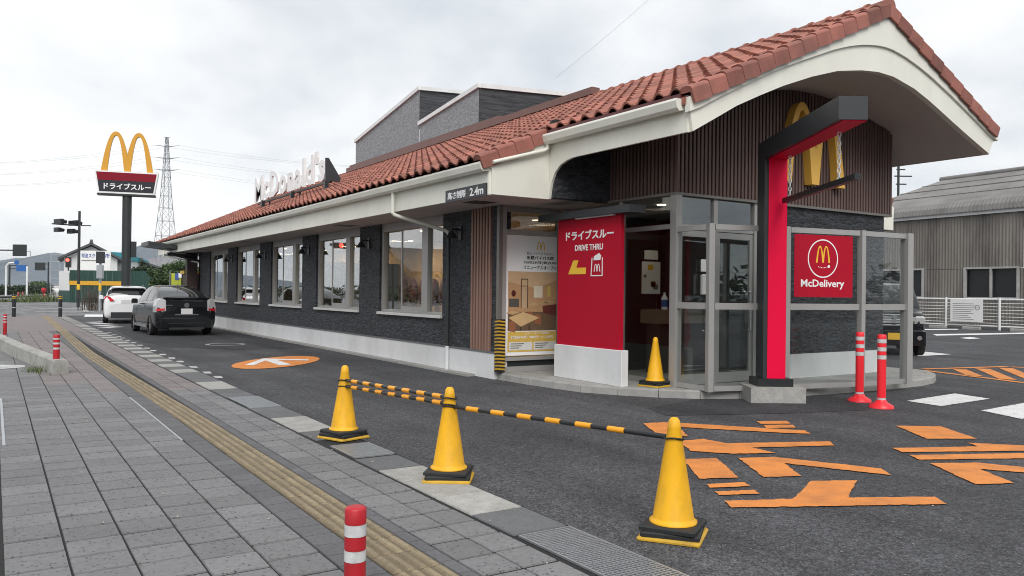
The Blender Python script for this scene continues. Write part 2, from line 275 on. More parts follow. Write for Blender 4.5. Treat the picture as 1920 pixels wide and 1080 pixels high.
# ================================================================ builders
def wmat(o):
    if o is None: return Matrix.Identity(4)
    return wmat(o.parent) @ o.matrix_parent_inverse @ o.matrix_basis if o.parent else o.matrix_basis.copy()
def attach(o, parent):
    """parent a part whose own transform / mesh is given in world coordinates"""
    if parent is not None:
        o.parent = parent; o.matrix_parent_inverse = wmat(parent).inverted()
def tag(o, label=None, cat=None, group=None, kind=None):
    if label: o['label'] = label
    if cat: o['category'] = cat
    if group: o['group'] = group
    if kind: o['kind'] = kind
    return o
def empty(name, loc=(0, 0, 0), rz=0.0, label=None, cat=None, group=None):
    o = bpy.data.objects.new(name, None); COL.objects.link(o); o.empty_display_size = 0.2
    o.matrix_basis = Matrix.Translation(loc) @ Matrix.Rotation(rz, 4, 'Z')
    return tag(o, label, cat, group)
class MB:
    def __init__(s): s.v = []; s.f = []; s.sm = []
    def add(s, vs, fs, smooth=False):
        o = len(s.v); s.v += [tuple(p) for p in vs]; s.f += [tuple(i+o for i in f) for f in fs]; s.sm += [smooth]*len(fs); return s
    def box(s, x0, x1, y0, y1, z0, z1):
        return s.add([(x0,y0,z0),(x1,y0,z0),(x1,y1,z0),(x0,y1,z0),(x0,y0,z1),(x1,y0,z1),(x1,y1,z1),(x0,y1,z1)],
                     [(0,3,2,1),(4,5,6,7),(0,1,5,4),(1,2,6,5),(2,3,7,6),(3,0,4,7)])
    def bevbox(s, x0, x1, y0, y1, z0, z1, b=0.01):
        """box with chamfered vertical and top edges"""
        def ring(i, z): return [(x0+i+b,y0+i,z),(x1-i-b,y0+i,z),(x1-i,y0+i+b,z),(x1-i,y1-i-b,z),(x1-i-b,y1-i,z),(x0+i+b,y1-i,z),(x0+i,y1-i-b,z),(x0+i,y0+i+b,z)]
        vs = ring(0,z0)+ring(0,z1-b)+ring(b,z1); fs = []
        for k in range(2):
            for i in range(8): j=(i+1)%8; fs.append((k*8+i,k*8+j,(k+1)*8+j,(k+1)*8+i))
        fs.append(tuple(range(16,24))); fs.append(tuple(reversed(range(8))))
        return s.add(vs, fs)
    def obox(s, c, sx, sy, sz, M=None):
        """box about centre c oriented by 3x3/4x4 rotation M"""
        M = (M.to_3x3() if M is not None else Matrix.Identity(3)); c = Vector(c)
        vs = [c + M @ Vector((a*sx/2, b*sy/2, d*sz/2)) for d in (-1,1) for a,b in ((-1,-1),(1,-1),(1,1),(-1,1))]
        return s.add(vs, [(0,3,2,1),(4,5,6,7),(0,1,5,4),(1,2,6,5),(2,3,7,6),(3,0,4,7)])
    def tube(s, p0, p1, r0, r1=None, n=10, cap=True):
        r1 = r0 if r1 is None else r1; p0, p1 = Vector(p0), Vector(p1); d = (p1-p0).normalized()
        a = d.orthogonal().normalized(); b = d.cross(a)
        vs = [p0+(a*math.cos(2*PI*i/n)+b*math.sin(2*PI*i/n))*r0 for i in range(n)]+[p1+(a*math.cos(2*PI*i/n)+b*math.sin(2*PI*i/n))*r1 for i in range(n)]
        s.add(vs, [(i,(i+1)%n,n+(i+1)%n,n+i) for i in range(n)], True)
        if cap: s.add(vs, [tuple(reversed(range(n))), tuple(range(n,2*n))])
        return s
    def path(s, pts, r, n=8):
        for a, b in zip(pts[:-1], pts[1:]): s.tube(a, b, r, n=n)
        return s
    def lathe(s, prof, c=(0,0,0), n=24, smooth=True):
        c = Vector(c); vs = []; fs = []
        for r, z in prof: vs += [c+Vector((r*math.cos(2*PI*i/n), r*math.sin(2*PI*i/n), z)) for i in range(n)]
        for k in range(len(prof)-1):
            for i in range(n): j=(i+1)%n; fs.append((k*n+i,k*n+j,(k+1)*n+j,(k+1)*n+i))
        s.add(vs, fs, smooth)
        s.add([vs[i] for i in range(n)], [tuple(reversed(range(n)))]); s.add([vs[-n+i] for i in range(n)], [tuple(range(n))])
        return s
    def prism(s, poly, f0, f1):
        """polygon extruded between two mappings (x,y)->world"""
        n = len(poly); a = [f0(*p) for p in poly]; b = [f1(*p) for p in poly]
        return s.add(a+b, [tuple(reversed(range(n))), tuple(range(n,2*n))]+[(i,(i+1)%n,n+(i+1)%n,n+i) for i in range(n)])
    def strip(s, A, B, smooth=False):
        n = len(A); return s.add(list(A)+list(B), [(i,i+1,n+i+1,n+i) for i in range(n-1)], smooth)
    def mesh(s, name, m):
        me = bpy.data.meshes.new(name); me.from_pydata([tuple(map(float,p)) for p in s.v], [], s.f)
        me.polygons.foreach_set('use_smooth', s.sm)
        if m: me.materials.append(MATS[m])
        bm = bmesh.new(); bm.from_mesh(me); bmesh.ops.recalc_face_normals(bm, faces=bm.faces); bm.to_mesh(me); bm.free()
        me.update(); return me
    def build(s, name, m, parent=None, **k):
        o = bpy.data.objects.new(name, s.mesh(name, m)); COL.objects.link(o); attach(o, parent)
        return tag(o, **k) if k else o
def obj(name, me, parent=None, M=None):
    o = bpy.data.objects.new(name, me); COL.objects.link(o)
    if M is not None: o.matrix_basis = M
    attach(o, parent); return o
def rename_mesh(me, name): me.name = name; return me
def smooth_all(o):
    o.data.polygons.foreach_set('use_smooth', [True]*len(o.data.polygons)); return o
def frame_m(origin, right, up):
    """matrix whose X is `right`, Y is `up`, Z is the outward normal"""
    r = Vector(right).normalized(); u = Vector(up).normalized(); n = r.cross(u)
    return Matrix(((r.x,u.x,n.x,origin[0]),(r.y,u.y,n.y,origin[1]),(r.z,u.z,n.z,origin[2]),(0,0,0,1)))
def text_mesh(s, w=None, h=None, ext=0.004, bold=0.012, spacing=1.0):
    c = bpy.data.curves.new('t', 'FONT'); c.body = s; c.size = 1.0; c.extrude = 0.02; c.offset = bold; c.resolution_u = 2; c.space_character = spacing
    t = bpy.data.objects.new('t', c); COL.objects.link(t)
    bpy.context.view_layer.update()
    me = bpy.data.meshes.new_from_object(t.evaluated_get(bpy.context.evaluated_depsgraph_get()))
    bpy.data.objects.remove(t); bpy.data.curves.remove(c)
    xs = [v.co.x for v in me.vertices]; ys = [v.co.y for v in me.vertices]
    x0, x1, y0, y1 = min(xs), max(xs), min(ys), max(ys)
    sy = (h/(y1-y0)) if h else None; sx = (w/(x1-x0)) if w else None
    sx = sx or sy; sy = sy or sx
    for v in me.vertices:
        v.co = ((v.co.x-(x0+x1)/2)*sx, (v.co.y-y0)*sy, (v.co.z+0.02)/0.04*ext)
    me.materials.clear(); return me
def text(s, m, M, parent, w=None, h=None, ext=0.004, bold=0.012, name='lettering', spacing=1.0):
    me = text_mesh(s, w, h, ext, bold, spacing); me.name = name; me.materials.append(MATS[m]); return obj(name, me, parent, M)
def arch_pts(Wd, Hh, n=14):
    """left half outline strips of a double arch, total width 2*Wd, height Hh"""
    xc = -0.44*Wd; O = []; I = []
    for i in range(n+1):                      # left leg going up
        t = i/n; a = 0.56*Wd; d = a*(1-t); O.append((xc-d, Hh*(1-(d/a)**2.3)))
        ai = 0.325*Wd; di = ai*(1-t); I.append((xc-di, Hh*0.90*(1-(di/ai)**2.3)))
    for i in range(1, n+1):                   # right leg going down to the notch, then along the centre line
        t = i/n; ai = 0.318*Wd; di = ai*t; I.append((xc+di, Hh*0.90*(1-(di/ai)**2.3)))
        d = min(0.44*Wd, 0.44*Wd*t/0.72)
        if t <= 0.72: O.append((xc+d, Hh*(1-(d/(0.56*Wd))**2.3)))
        else:
            yn = Hh*(1-(0.44/0.56)**2.3); O.append((0, yn*(1-(t-0.72)/0.28)))
    return O, I
def arch_mb(Wd, Hh, M, ext):
    mb = MB(); O, I = arch_pts(Wd, Hh)
    for sgn in (1, -1):
        o0 = [M @ Vector((sgn*x, y, ext)) for x, y in O]; i0 = [M @ Vector((sgn*x, y, ext)) for x, y in I]
        o1 = [M @ Vector((sgn*x, y, 0)) for x, y in O]; i1 = [M @ Vector((sgn*x, y, 0)) for x, y in I]
        mb.strip(o0, i0)
        k = len(O) if ext < 0.02 else len(O)
        j = next(i for i, p in enumerate(O) if abs(p[0]) < 1e-6)
        mb.strip(o0[:j+1], o1[:j+1]); mb.strip(i0, i1); mb.strip(o1, i1)
        mb.add([o0[0], i0[0], i1[0], o1[0]], [(0,1,2,3)]); mb.add([o0[-1], i0[-1], i1[-1], o1[-1]], [(0,1,2,3)])
    return mb
def flat_poly(pts, M, ext):
    mb = MB(); return mb.prism(pts, lambda x, y: M @ Vector((x, y, 0)), lambda x, y: M @ Vector((x, y, ext)))
def rect(x0, x1, y0, y1): return [(x0,y0),(x1,y0),(x1,y1),(x0,y1)]
def dup(root, M, label=None, group=None):
    r = root.copy(); COL.objects.link(r); r.matrix_basis = M
    if label: r['label'] = label
    if group: r['group'] = group
    for ch in list(root.children):
        c = ch.copy(); COL.objects.link(c); c.parent = r
        for g in list(ch.children):
            d = g.copy(); COL.objects.link(d); d.parent = c
    return r
VIEW = Vector((math.sin(TH), math.cos(TH), 0)); SIDE = Vector((math.cos(TH), -math.sin(TH), 0))
def at(D, L, z=0.0):
    """ground point D metres down the view axis and L metres to its right"""
    p = VIEW*D + SIDE*L; return Vector((p.x, p.y, z))
# ================================================================ ground, lot, sidewalk
def sheet(name, poly, z, m, parent=None, **k):
    mb = MB(); mb.add([(x, y, z) for x, y in poly], [tuple(range(len(poly)))]); return mb.build(name, m, parent, **k)
sheet('ground', [(-4000,-4000),(4000,-4000),(4000,5000),(-4000,5000)], -0.016, 'asphalt_old', kind='structure')
lot = sheet('parking_lot', [(3.03,-12),(70,-12),(70,46),(3.03,46)], -0.004, 'asphalt', kind='structure')
sheet('new_asphalt_patch', [(8.2,7.9),(7.0,7.6),(6.75,7.0),(8.4,6.35),(9.4,6.1),(9.9,6.6),(10.3,7.3),(9,7.45)], 0.0, 'asphalt_new', lot)
sheet('new_asphalt_patch', [(5.6,34),(3.6,33.8),(3.3,24),(3.6,21),(5.0,19.5),(6.7,19.5),(6.9,34)], 0.0, 'asphalt_new', lot)
sidewalk = sheet('sidewalk', [(0.03,-6),(2.60,-6),(2.60,46),(0.03,46)], -0.009, 'joint', kind='structure')
def piece(w, l, h, b, m, name):
    """one paving piece, its top at z=0, edges eased"""
    mb = MB(); g = b
    o = [(0,0),(w,0),(w,l),(0,l)]; i = [(g,g),(w-g,g),(w-g,l-g),(g,l-g)]
    mb.add([(x,y,-h) for x,y in o]+[(x,y,0) for x,y in i], [(4,5,6,7)]+[(k,(k+1)%4,4+(k+1)%4,4+k) for k in range(4)])
    return mb
def lay(items, name, m, parent, limit=300, h=0.009, b=0.003):
    """items: (x0,x1,y0,y1,dz); the nearest in view become objects, the rest one stuff mesh"""
    def key(it):
        c = Vector(((it[0]+it[1])/2, (it[2]+it[3])/2, 0)); d = c.dot(VIEW); l = c.dot(SIDE)
        inview = d > 3.6 and abs(l)/d < 0.68
        return (0 if inview else 1, d)
    items = sorted(items, key=key); cache = {}
    for it in items[:limit]:
        w, l = round(it[1]-it[0], 3), round(it[3]-it[2], 3)
        if (w, l) not in cache: cache[(w, l)] = piece(w, l, h, b, m, name).mesh(name, m)
        obj(name, cache[(w, l)], parent, Matrix.Translation((it[0], it[2], it[4])) @ Matrix.Rotation(random.uniform(-.004,.004), 4, 'Z'))
    if len(items) > limit:
        mb = MB()
        for it in items[limit:]:
            p = piece(it[1]-it[0], it[3]-it[2], h, b, m, name); mb.add([(x+it[0], y+it[2], z+it[4]) for x,y,z in p.v], p.f)
        mb.build(name+'_field', m, parent, kind='stuff')
grey, pink, dark = [], [], []
cols = [(0.06,0.355),(0.355,0.65),(0.65,0.945),(0.945,1.24),(1.24,1.535),(2.115,2.36),(2.36,2.592)]
for ci, (a, b_) in enumerate(cols):
    y = 1.6 + random.choice((0, .1, .15, .2)) ; k = 0
    while y < 30:
        L_ = 0.295 if (k+ci) % 3 else 0.305
        g = 0.023 if k % 2 == 0 else 0.014
        it = (a+0.005, b_-0.005, y+g, y+L_-g/3, random.uniform(-0.003, 0.0015))
        if y > 12.5 + (1.2 if a < 1 else -0.8)*random.uniform(.4, 1) and a > 0.6: pink.append(it)
        else: grey.append(it)
        y += L_; k += 1
for a, b_ in ((1.54,1.725),(2.022,2.11)):
    y = 1.6
    while y < 30:
        dark.append((a+0.003, b_-0.003, y+0.003, y+0.197, random.uniform(-0.001, 0.001))); y += 0.2
lay(grey, 'paver', 'paver', sidewalk, 300)
lay(pink, 'red_paver', 'paver_pink', sidewalk, 60)
lay(dark, 'border_paver', 'paver_dark', sidewalk, 90)
sheet('far_paving', [(0.06,30),(2.592,30),(2.592,45.9),(0.06,45.9)], 0.0, 'paver_pink', sidewalk)
# tactile guide tiles with four raised bars
tm = MB(); w, l = 0.288, 0.288
tm.add([(0.004,0.004,-0.009),(w,0.004,-0.009),(w,l,-0.009),(0.004,l,-0.009),(0.006,0.006,0.0),(w-.002,0.006,0.0),(w-.002,l-.002,0.0),(0.006,l-.002,0.0)], [(4,5,6,7),(0,1,5,4),(1,2,6,5),(2,3,7,6),(3,0,4,7)])
for k in range(4):
    c = 0.04+k*0.07
    tm.add([(c-.020,0.012,0),(c+.020,0.012,0),(c+.020,l-.010,0),(c-.020,l-.010,0),(c-.014,0.02,.011),(c+.014,0.02,.011),(c+.014,l-.018,.011),(c-.014,l-.018,.011)], [(4,5,6,7),(0,1,5,4),(1,2,6,5),(2,3,7,6),(3,0,4,7)])
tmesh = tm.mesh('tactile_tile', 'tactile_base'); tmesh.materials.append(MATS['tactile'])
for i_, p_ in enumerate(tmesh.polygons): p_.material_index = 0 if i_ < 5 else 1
y = 2.0
far = MB()
while y < 45.6:
    x = 1.728 - (0.0 if y < 9 else min(0.12, (y-9)*0.012)) + (0 if y < 20 else (y-20)*0.016)
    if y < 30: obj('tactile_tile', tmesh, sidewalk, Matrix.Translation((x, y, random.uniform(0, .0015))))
    else: far.add([(px+x, py+y, pz+.002) for px, py, pz in tm.v], tm.f)
    y += 0.292
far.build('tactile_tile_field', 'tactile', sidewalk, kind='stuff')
# thin white steel edge strips around a cover in the pavers
mb = MB(); mb.box(1.515,1.535,8.1,11.6,-.004,.005); mb.build('edge_strip', 'galv', sidewalk)
mb = MB(); mb.box(0.085,0.11,8.6,12.2,-.004,.005); mb.build('edge_strip', 'galv', sidewalk)

# gutter blocks between sidewalk and lot
gut = sheet('gutter_strip', [(2.60,-6),(3.03,-6),(3.03,46),(2.60,46)], -0.010, 'joint', kind='structure')
pale_rng = [(4.72,5.75),(7.82,8.80),(11.85,13.05),(14.6,15.0),(16.2,16.6)]
grates = [(2.1,3.97),(6.55,7.15),(9.91,10.98)]
y = 1.0; gp, gd = [], []
while y < 46:
    L_ = 0.5 if y < 14 else 0.6
    skip = any(a-0.35 < y < b_-0.02 for a, b_ in grates)
    if not skip:
        it = (2.625, 3.02, y+0.004, y+L_-0.004, random.uniform(-.002, .002))
        if any(a <= y+L_/2 <= b_ for a, b_ in pale_rng) or (y > 14 and int(y/0.6) % 2 == 0): gp.append(it)
        else: gd.append(it)
    y += L_
lay(gp, 'gutter_block', 'concrete_pale', gut, 60)
lay(gd, 'gutter_block', 'concrete_dark', gut, 90)
for k in range(15):   # old white line flakes along the lot edge
    yy = 13.4+k*1.05+random.uniform(-.2,.2)
    sheet('worn_paint', [(3.04,yy),(3.15,yy-.04),(3.19,yy+.30),(3.06,yy+.34)], 0.0005, 'road_white_worn', lot)
# drain grates: steel bar gratings over a dark pit
def grate(y0, y1, label):
    e_ = empty('drain_grate', (2.83,(y0+y1)/2,0), 0, label, 'drain grate', 'steel drain grates in the gutter')
    mb = MB(); mb.add([(2.64,y0,-.0085),(3.02,y0,-.0085),(3.02,y1,-.0085),(2.64,y1,-.0085)], [(0,1,2,3)]); mb.build('pit', 'grate_pit', e_)
    mb = MB()
    for a, b_ in ((2.64,2.652),(3.008,3.02)): mb.box(a, b_, y0, y1, -.008, .004)
    for a in (y0, y1-.012): mb.box(2.652, 3.008, a, a+.012, -.008, .004)
    mb.build('rim', 'galv', e_)
    mb = MB(); n = 11
    for k in range(1, n): x = 2.652+k*(0.356/n); mb.box(x-.002, x+.002, y0+.012, y1-.012, -.008, .001)
    k = y0+0.04
    while k < y1-0.02: mb.box(2.652, 3.008, k-.0045, k+.0045, -.003, .003); k += 0.026
    mb.build('bars', 'galv', e_, kind='stuff')
grate(2.1, 3.97, 'long galvanised drain grate in the foreground, left of the nearest yellow cone')
grate(6.55, 7.15, 'drain grate in the gutter beside the second orange and black barrier, behind the middle cone')
grate(9.91, 10.98, 'drain grate in the gutter farthest up the lane, before the two pale blocks')

# road markings (paint sheets on the lot)
def ragged(p):
    o = []; n = len(p)
    for i in range(n):
        a, b_ = Vector(p[i]), Vector(p[(i+1)%n]); L_ = (b_-a).length; k_ = max(1, min(90, int(L_/.035))); nn = Vector((-(b_-a).y, (b_-a).x)).normalized()
        for j in range(k_): q_ = a.lerp(b_, j/k_); o.append(tuple(q_+nn*(random.gauss(0,.0045) if j else 0)))
    return o
def mark(name, polys, m, label, cat, group=None, z=0.004):
    e_ = empty(name, (*[sum(p[i] for p in polys[0])/len(polys[0]) for i in (0,1)], 0), 0, label, cat, group)
    for p in polys:
        if min(math.hypot(*q_) for q_ in p) < 18: p = ragged(p)
        mb = MB(); n = len(p); mb.add([(x,y,z) for x,y in p], [tuple(range(n))]); mb.build('painted_stroke', m, e_)
    return e_
A_ = [(6.1,6.7),(6.39,6.64),(6.47,6.53),(7.33,5.49),(7.21,5.33),(7.02,5.48),(6.28,6.32),(5.96,5.86),(5.73,6.04)]
B_ = [(7.36,6.17),(7.7,6.02),(7.57,5.87),(7.25,6.01)]; C_ = [(7.22,5.96),(7.52,5.8),(7.40,5.66),(7.08,5.8)]
D_ = [(5.69,5.71),(5.99,5.68),(6.01,5.4),(7.0,4.96),(6.85,4.8),(6.06,5.13),(6.05,4.84),(5.66,5.02),(5.42,5.30)]
E_ = [(5.09,5.07),(5.39,4.95),(4.97,4.34),(4.67,4.47)]
F_ = [(5.56,4.86),(5.88,4.73),(6.29,3.96),(6.13,3.77),(5.74,4.51),(5.46,4.12),(5.16,4.25)]
G1 = [(4.58,4.31),(4.89,4.21),(4.83,4.1),(4.52,4.22)]; G2 = [(4.46,4.12),(4.77,4.0),(4.71,3.91),(4.41,4.03)]
H_ = [(4.32,3.9),(4.79,3.69),(5.38,3.97),(5.72,3.8),(5.17,3.51),(5.75,3.2),(5.62,3.04),(4.23,3.75)]
mark('lane_lettering', [A_,B_,C_,D_,E_,F_,G1,G2,H_], 'orange_paint', 'large orange katakana lane lettering on asphalt behind the nearest yellow cone', 'road marking')
R1 = [(8.51,5.19),(8.93,4.91),(8.49,4.29),(8.02,4.55)]
R2 = [(7.24,4.44),(8.06,4.06),(8.17,4.22),(8.52,3.86),(8.63,3.75),(8.44,3.62),(7.12,4.27)]
R3 = [(7.05,4.16),(8.1,3.67),(8.32,3.57),(8.07,3.43),(6.93,4.0)]
R4 = [(6.87,3.87),(7.26,3.67),(7.43,3.36),(7.53,3.13),(7.38,3.02),(7.01,3.52),(6.72,3.11),(6.41,3.25)]
mark('lane_lettering', [R1,R2,R3,R4], 'orange_paint', 'orange lane lettering at the right edge, beyond the larger lettering', 'road marking')
ell = [(4.78+0.98*math.cos(t)+0.42*math.sin(t), 15.93+1.18*math.sin(t)*1.0+0.35*math.cos(t)) for t in [2*PI*i/40 for i in range(40)]]
eo = mark('lane_arrow_oval', [ell], 'orange_paint', 'orange oval with white arrow painted on the lane beside the windows', 'road marking')
mb = MB(); ar = [(4.02,15.50),(4.72,16.78),(5.49,16.2),(5.41,15.93),(4.87,16.30),(4.83,15.23),(4.57,15.15),(4.64,16.30),(4.14,15.36)]
mb.add([(x,y,.008) for x,y in ar], [tuple(range(len(ar)))]); mb.build('arrow', 'road_white', eo)
mark('white_diamond', [[(10.68,6.35),(12.18,6.49),(12.01,5.9),(10.59,5.82)]], 'road_white', 'white painted block on asphalt right of the two red flexible posts', 'road marking', 'white blocks on the car park')
mark('white_diamond', [[(10.66,5.34),(12.16,5.44),(11.8,4.83),(10.36,4.72)]], 'road_white', 'white painted block cut by the right edge of the picture', 'road marking', 'white blocks on the car park')
mark('white_diamond', [[(20.66,12.0),(20.74,11.88),(20.43,10.98),(18.96,11.01)]], 'road_white', 'white painted wedge on asphalt in front of the parked black van', 'road marking')
mark('bay_line', [[(30.81,17.29),(37.6,16.4),(37.0,15.7),(29.84,16.6)]], 'road_white', 'long white bay line across the car park below the notice board', 'road marking')
mark('bay_line', [[(34.9,20.3),(37.3,19.79),(36.5,19.3),(33.88,19.62)]], 'road_white', 'short white bay line at the foot of the white fence', 'road marking')
mark('bay_line', [[(29.0,15.3),(30.12,15.5),(29.57,14.84),(28.63,14.76)]], 'road_white', 'small white dash below the long bay line', 'road marking')
def band(p, q_, w):
    p, q_ = Vector(p), Vector(q_); d = (q_-p).normalized(); n = Vector((-d.y, d.x))*w/2
    return [tuple(p+n), tuple(q_+n), tuple(q_-n), tuple(p-n)]
mark('orange_hatching', [band((15.7,9.0),(18.0,8.5),.16), band((18.0,8.42),(18.6,6.2),.16), band((15.45,8.85),(14.6,5.9),.16)]+[band((16.35+0.62*k,8.62-.14*k),(15.25-.10*k,7.75-.62*k),.26) for k in range(3)]+[band((18.05,7.6),(15.0,5.9),.26)], 'orange_paint', 'orange hatched zone outlined on the asphalt beyond the entrance pad', 'road marking')
mark('stop_line', [[(4.08,47.6),(5.4,47.2),(5.0,43.5),(3.7,43.9)]], 'road_white', 'white stop line on the lane beside the white wagon', 'road marking')
mark('give_way_hatch', [band((3.25+.02*k,36.9-1.6*k),(3.95-.02*k,37.4-1.6*k),.55) for k in range(4)], 'road_white', 'white hatched bars on the lane beside the dark hatchback', 'road marking')
mark('crosswalk_lines', [band((1.7,72),(6.6,72.2),.9), band((2.0,60),(5.6,60.2),.7), band((2.0,53),(5.0,53.1),.5), band((6.0,72),(4.5,52),.3)], 'road_white_worn', 'faded white crossing lines on the side road beyond the bollards', 'road marking')
mark('driveway_line', [[(0.04,17.5),(0.5,17.2),(0.48,16.72),(0.02,16.5)]], 'road_white_worn', 'short white line beside the low concrete barrier at the left edge', 'road marking')
mh = empty('manhole_cover', (5.08,21.5,0), 0, 'round manhole cover in the lane behind the black hatchback', 'manhole cover')
mb = MB(); mb.lathe([(0.40,-.003),(0.40,.003)], (5.08,21.5,0), 32); mb.build('lid', 'asphalt_new', mh)
mb = MB(); 
for i in range(40):
    a, b_ = 2*PI*i/40, 2*PI*(i+1)/40
    mb.add([(5.08+r*math.cos(t), 21.5+r*1.0*math.sin(t), .005) for r in (.40,.50) for t in (a,b_)], [(0,1,3,2)])
mb.build('ring', 'concrete', mh)

# entrance pad with kerb stones
pad_edge = [(7.02,11.58),(7.05,10.9),(7.09,10.2),(7.22,9.28),(7.46,8.81),(7.74,8.42),(8.03,8.06),(8.38,7.82),(8.79,7.66),(9.28,7.52),(9.76,7.44),(10.3,7.38),(10.82,7.34),(11.5,7.31),(12.25,7.30),(12.9,7.34),(13.5,7.5),(14.1,7.85),(14.45,8.3),(14.5,9.0)]
pad = empty('entrance_pad', (10,9,0)); tag(pad, kind='structure')
poly = pad_edge+[(14.5,11.6)]
def inset(pl, d):
    o = []
    for i, p in enumerate(pl):
        a = Vector(pl[max(0,i-1)]); b_ = Vector(pl[min(len(pl)-1,i+1)]); t = (b_-a).normalized(); o.append((p[0]-t.y*d, p[1]+t.x*d))
    return o
ins = inset(pad_edge, 0.15)
mb = MB(); pp = ins+[(14.35,11.6),(7.2,11.6)]; mb.add([(x,y,0.108) for x,y in pp], [tuple(range(len(pp)))]); mb.build('pad_slab', 'concrete', pad)
# kerb stones: resample the edge
def resample(pl, step):
    pts = [Vector(p) for p in pl]; outp = [pts[0]]; acc = 0
    for a, b_ in zip(pts[:-1], pts[1:]):
        L_ = (b_-a).length; d = step-acc
        while d <= L_: outp.append(a.lerp(b_, d/L_)); d += step
        acc = L_-(d-step)
    return [tuple(p) for p in outp]
rs = resample(pad_edge, 0.58); ri = inset(rs, 0.15)
for i in range(len(rs)-1):
    a, b_, c, d = [Vector(p) for p in (rs[i], rs[i+1], ri[i+1], ri[i])]
    e1 = (b_-a).normalized()*0.004
    a, d, b_, c = a+e1, d+e1, b_-e1, c-e1; o_ = (a-d).normalized()*0.02
    mb = MB(); mb.add([(*a,-.01),(*b_,-.01),(*c,-.01),(*d,-.01),(*(a-o_*.3),.09),(*(b_-o_*.3),.09),(*(a-o_),.112),(*(b_-o_),.112),(*c,.112),(*d,.112)],
        [(0,1,5,4),(4,5,7,6),(6,7,8,9),(1,2,8,7,5),(3,0,4,6,9),(2,3,9,8)]); mb.build('kerb_stone', 'concrete', pad)
# ================================================================ restaurant
rest = empty('restaurant', (10.5, 20, 0), 0, 'low dark stone restaurant with terracotta tiled roof and arched cream gable', 'restaurant')
XF = 7.03
WIN = [(13.24,16.15),(17.29,20.22),(21.35,24.27),(25.48,28.37),(29.59,32.44)]
# --- side wall with window openings
mb = MB(); mb.box(XF, XF+.22, 11.25, 34.4, .44, .995)
edges = [12.17]+[v for w_ in WIN for v in w_]+[34.4]
for i in range(0, len(edges), 2): mb.box(XF, XF+.22, edges[i], edges[i+1], .995, 2.889)
mb.box(XF, XF+.22, 11.25, 11.46, .995, 2.889)
mb.box(XF+.05, XF+.22, 11.46, 12.17, .995, 2.889)
mb.build('side_wall', 'stone_dark', rest)
mb = MB(); mb.box(XF-.055, XF+.2, 11.28, 34.42, 0, .425); mb.build('plinth', 'plinth', rest)
mb = MB(); mb.box(6.80, 6.973, 11.9, 34.42, -.01, .035); mb.build('footing', 'concrete', rest)
mb = MB(); mb.box(XF-.065, XF-.002, 11.27, 34.42, .426, .452); mb.build('plinth_cap', 'plinth_cap', rest)
mb = MB(); mb.box(XF, 13.4, 34.2, 34.4, 0, 2.889); mb.build('end_wall', 'stone_dark', rest)
mb = MB(); mb.box(13.42, 13.6, 8.58, 34.4, 0, 4.2); mb.build('rear_wall', 'stone_dark', rest)
# --- windows
def window(y0, y1):
    x = XF+.10; z0, z1 = 1.0, 2.885; w = y1-y0
    mb = MB(); t = .055
    mb.box(x-.05, x+.05, y0, y0+t, z0, z1); mb.box(x-.05, x+.05, y1-t*1.7, y1, z0, z1)
    mb.box(x-.05, x+.05, y0+t, y1-t*1.7, z0, z0+.05); mb.box(x-.05, x+.05, y0+t, y1-t*1.7, z1-.17, z1)
    m1 = y0+.70; m2 = y0+1.93
    mb.box(x-.06, x+.05, m1, m1+.25, z0+.05, z1-.17)           # thick mullion
    wnd = mb.build('window', 'frame', rest)
    mb = MB(); mb.box(x-.035, x-.005, m1+.25, m1+.29, z0+.05, z1-.17); mb.box(x-.035, x-.005, m2-.02, m2+.02, z0+.05, z1-.17)
    mb.box(x-.035, x-.005, m1+.29, m2-.02, z0+.05, z0+.13); mb.build('sash', 'frame', wnd)
    for a, b_, dx in ((y0+t, m1, 0.0), (m1+.29, m2-.02, -.022), (m2+.02, y1-t*1.7, .012)):
        mb = MB(); mb.box(x+dx-.003, x+dx+.003, a, b_, z0+.05, z1-.17); mb.build('pane', 'glass', wnd)
    mb = MB(); mb.bevbox(XF-.06, XF+.045, y0-.01, y1+.01, z0-.055, z0-.002, .008); mb.build('sill', 'sill', wnd)
for a, b_ in WIN: window(a, b_)
# --- slatted strip beside the corner
sp = MB(); sp.box(XF+.03, XF+.049, 11.46, 12.17, .455, 2.887); slp = sp.build('slat_panel', 'slat_back', rest)
for k in range(7):
    yy = 11.49+k*.098
    mb = MB(); mb.box(XF-.03, XF+.029, yy, yy+.055, .455, 2.887); mb.build('slat', 'slat_light', slp)
# --- eaves: soffit, fascia, gutter
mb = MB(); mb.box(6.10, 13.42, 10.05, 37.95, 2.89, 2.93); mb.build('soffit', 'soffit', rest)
for yy in (10.9, 16.8, 24.8, 31.0):
    mb = MB(); mb.box(6.35, 6.75, yy, yy+.4, 2.884, 2.889); mb.build('soffit_vent', 'charcoal', rest)
mb = MB(); mb.box(6.06, 6.10, 10.02, 38.0, 2.875, 3.36); mb.build('fascia', 'cream', rest)
def gutter(x1, y0, y1, z0, z1):
    mb = MB(); pr = [(x1, z0+.02), (x1, z1), (x1-.155, z1), (x1-.165, z1-.03), (x1-.14, z0+.035), (x1-.10, z0)]
    mb.prism(pr, lambda x, z: (x, y0, z), lambda x, z: (x, y1, z)); return mb
gutter(6.058, 10.0, 38.02, 3.205, 3.345).build('gutter', 'cream', rest)
mb = MB(); mb.path([(5.99,13.2,3.22),(5.99,13.2,2.83),(6.04,13.18,2.80),(6.90,12.87,2.55),(6.94,12.85,2.50),(6.94,12.85,2.45)], .034)
mb.build('downpipe', 'cream', rest)
mb = MB(); mb.tube((6.94,12.85,2.45), (6.94,12.85,.46), .034); mb.build('downpipe', 'dark_steel', rest)
mb = MB(); mb.tube((6.935,12.85,.46), (6.935,12.85,.03), .034); mb.build('downpipe', 'plinth', rest)
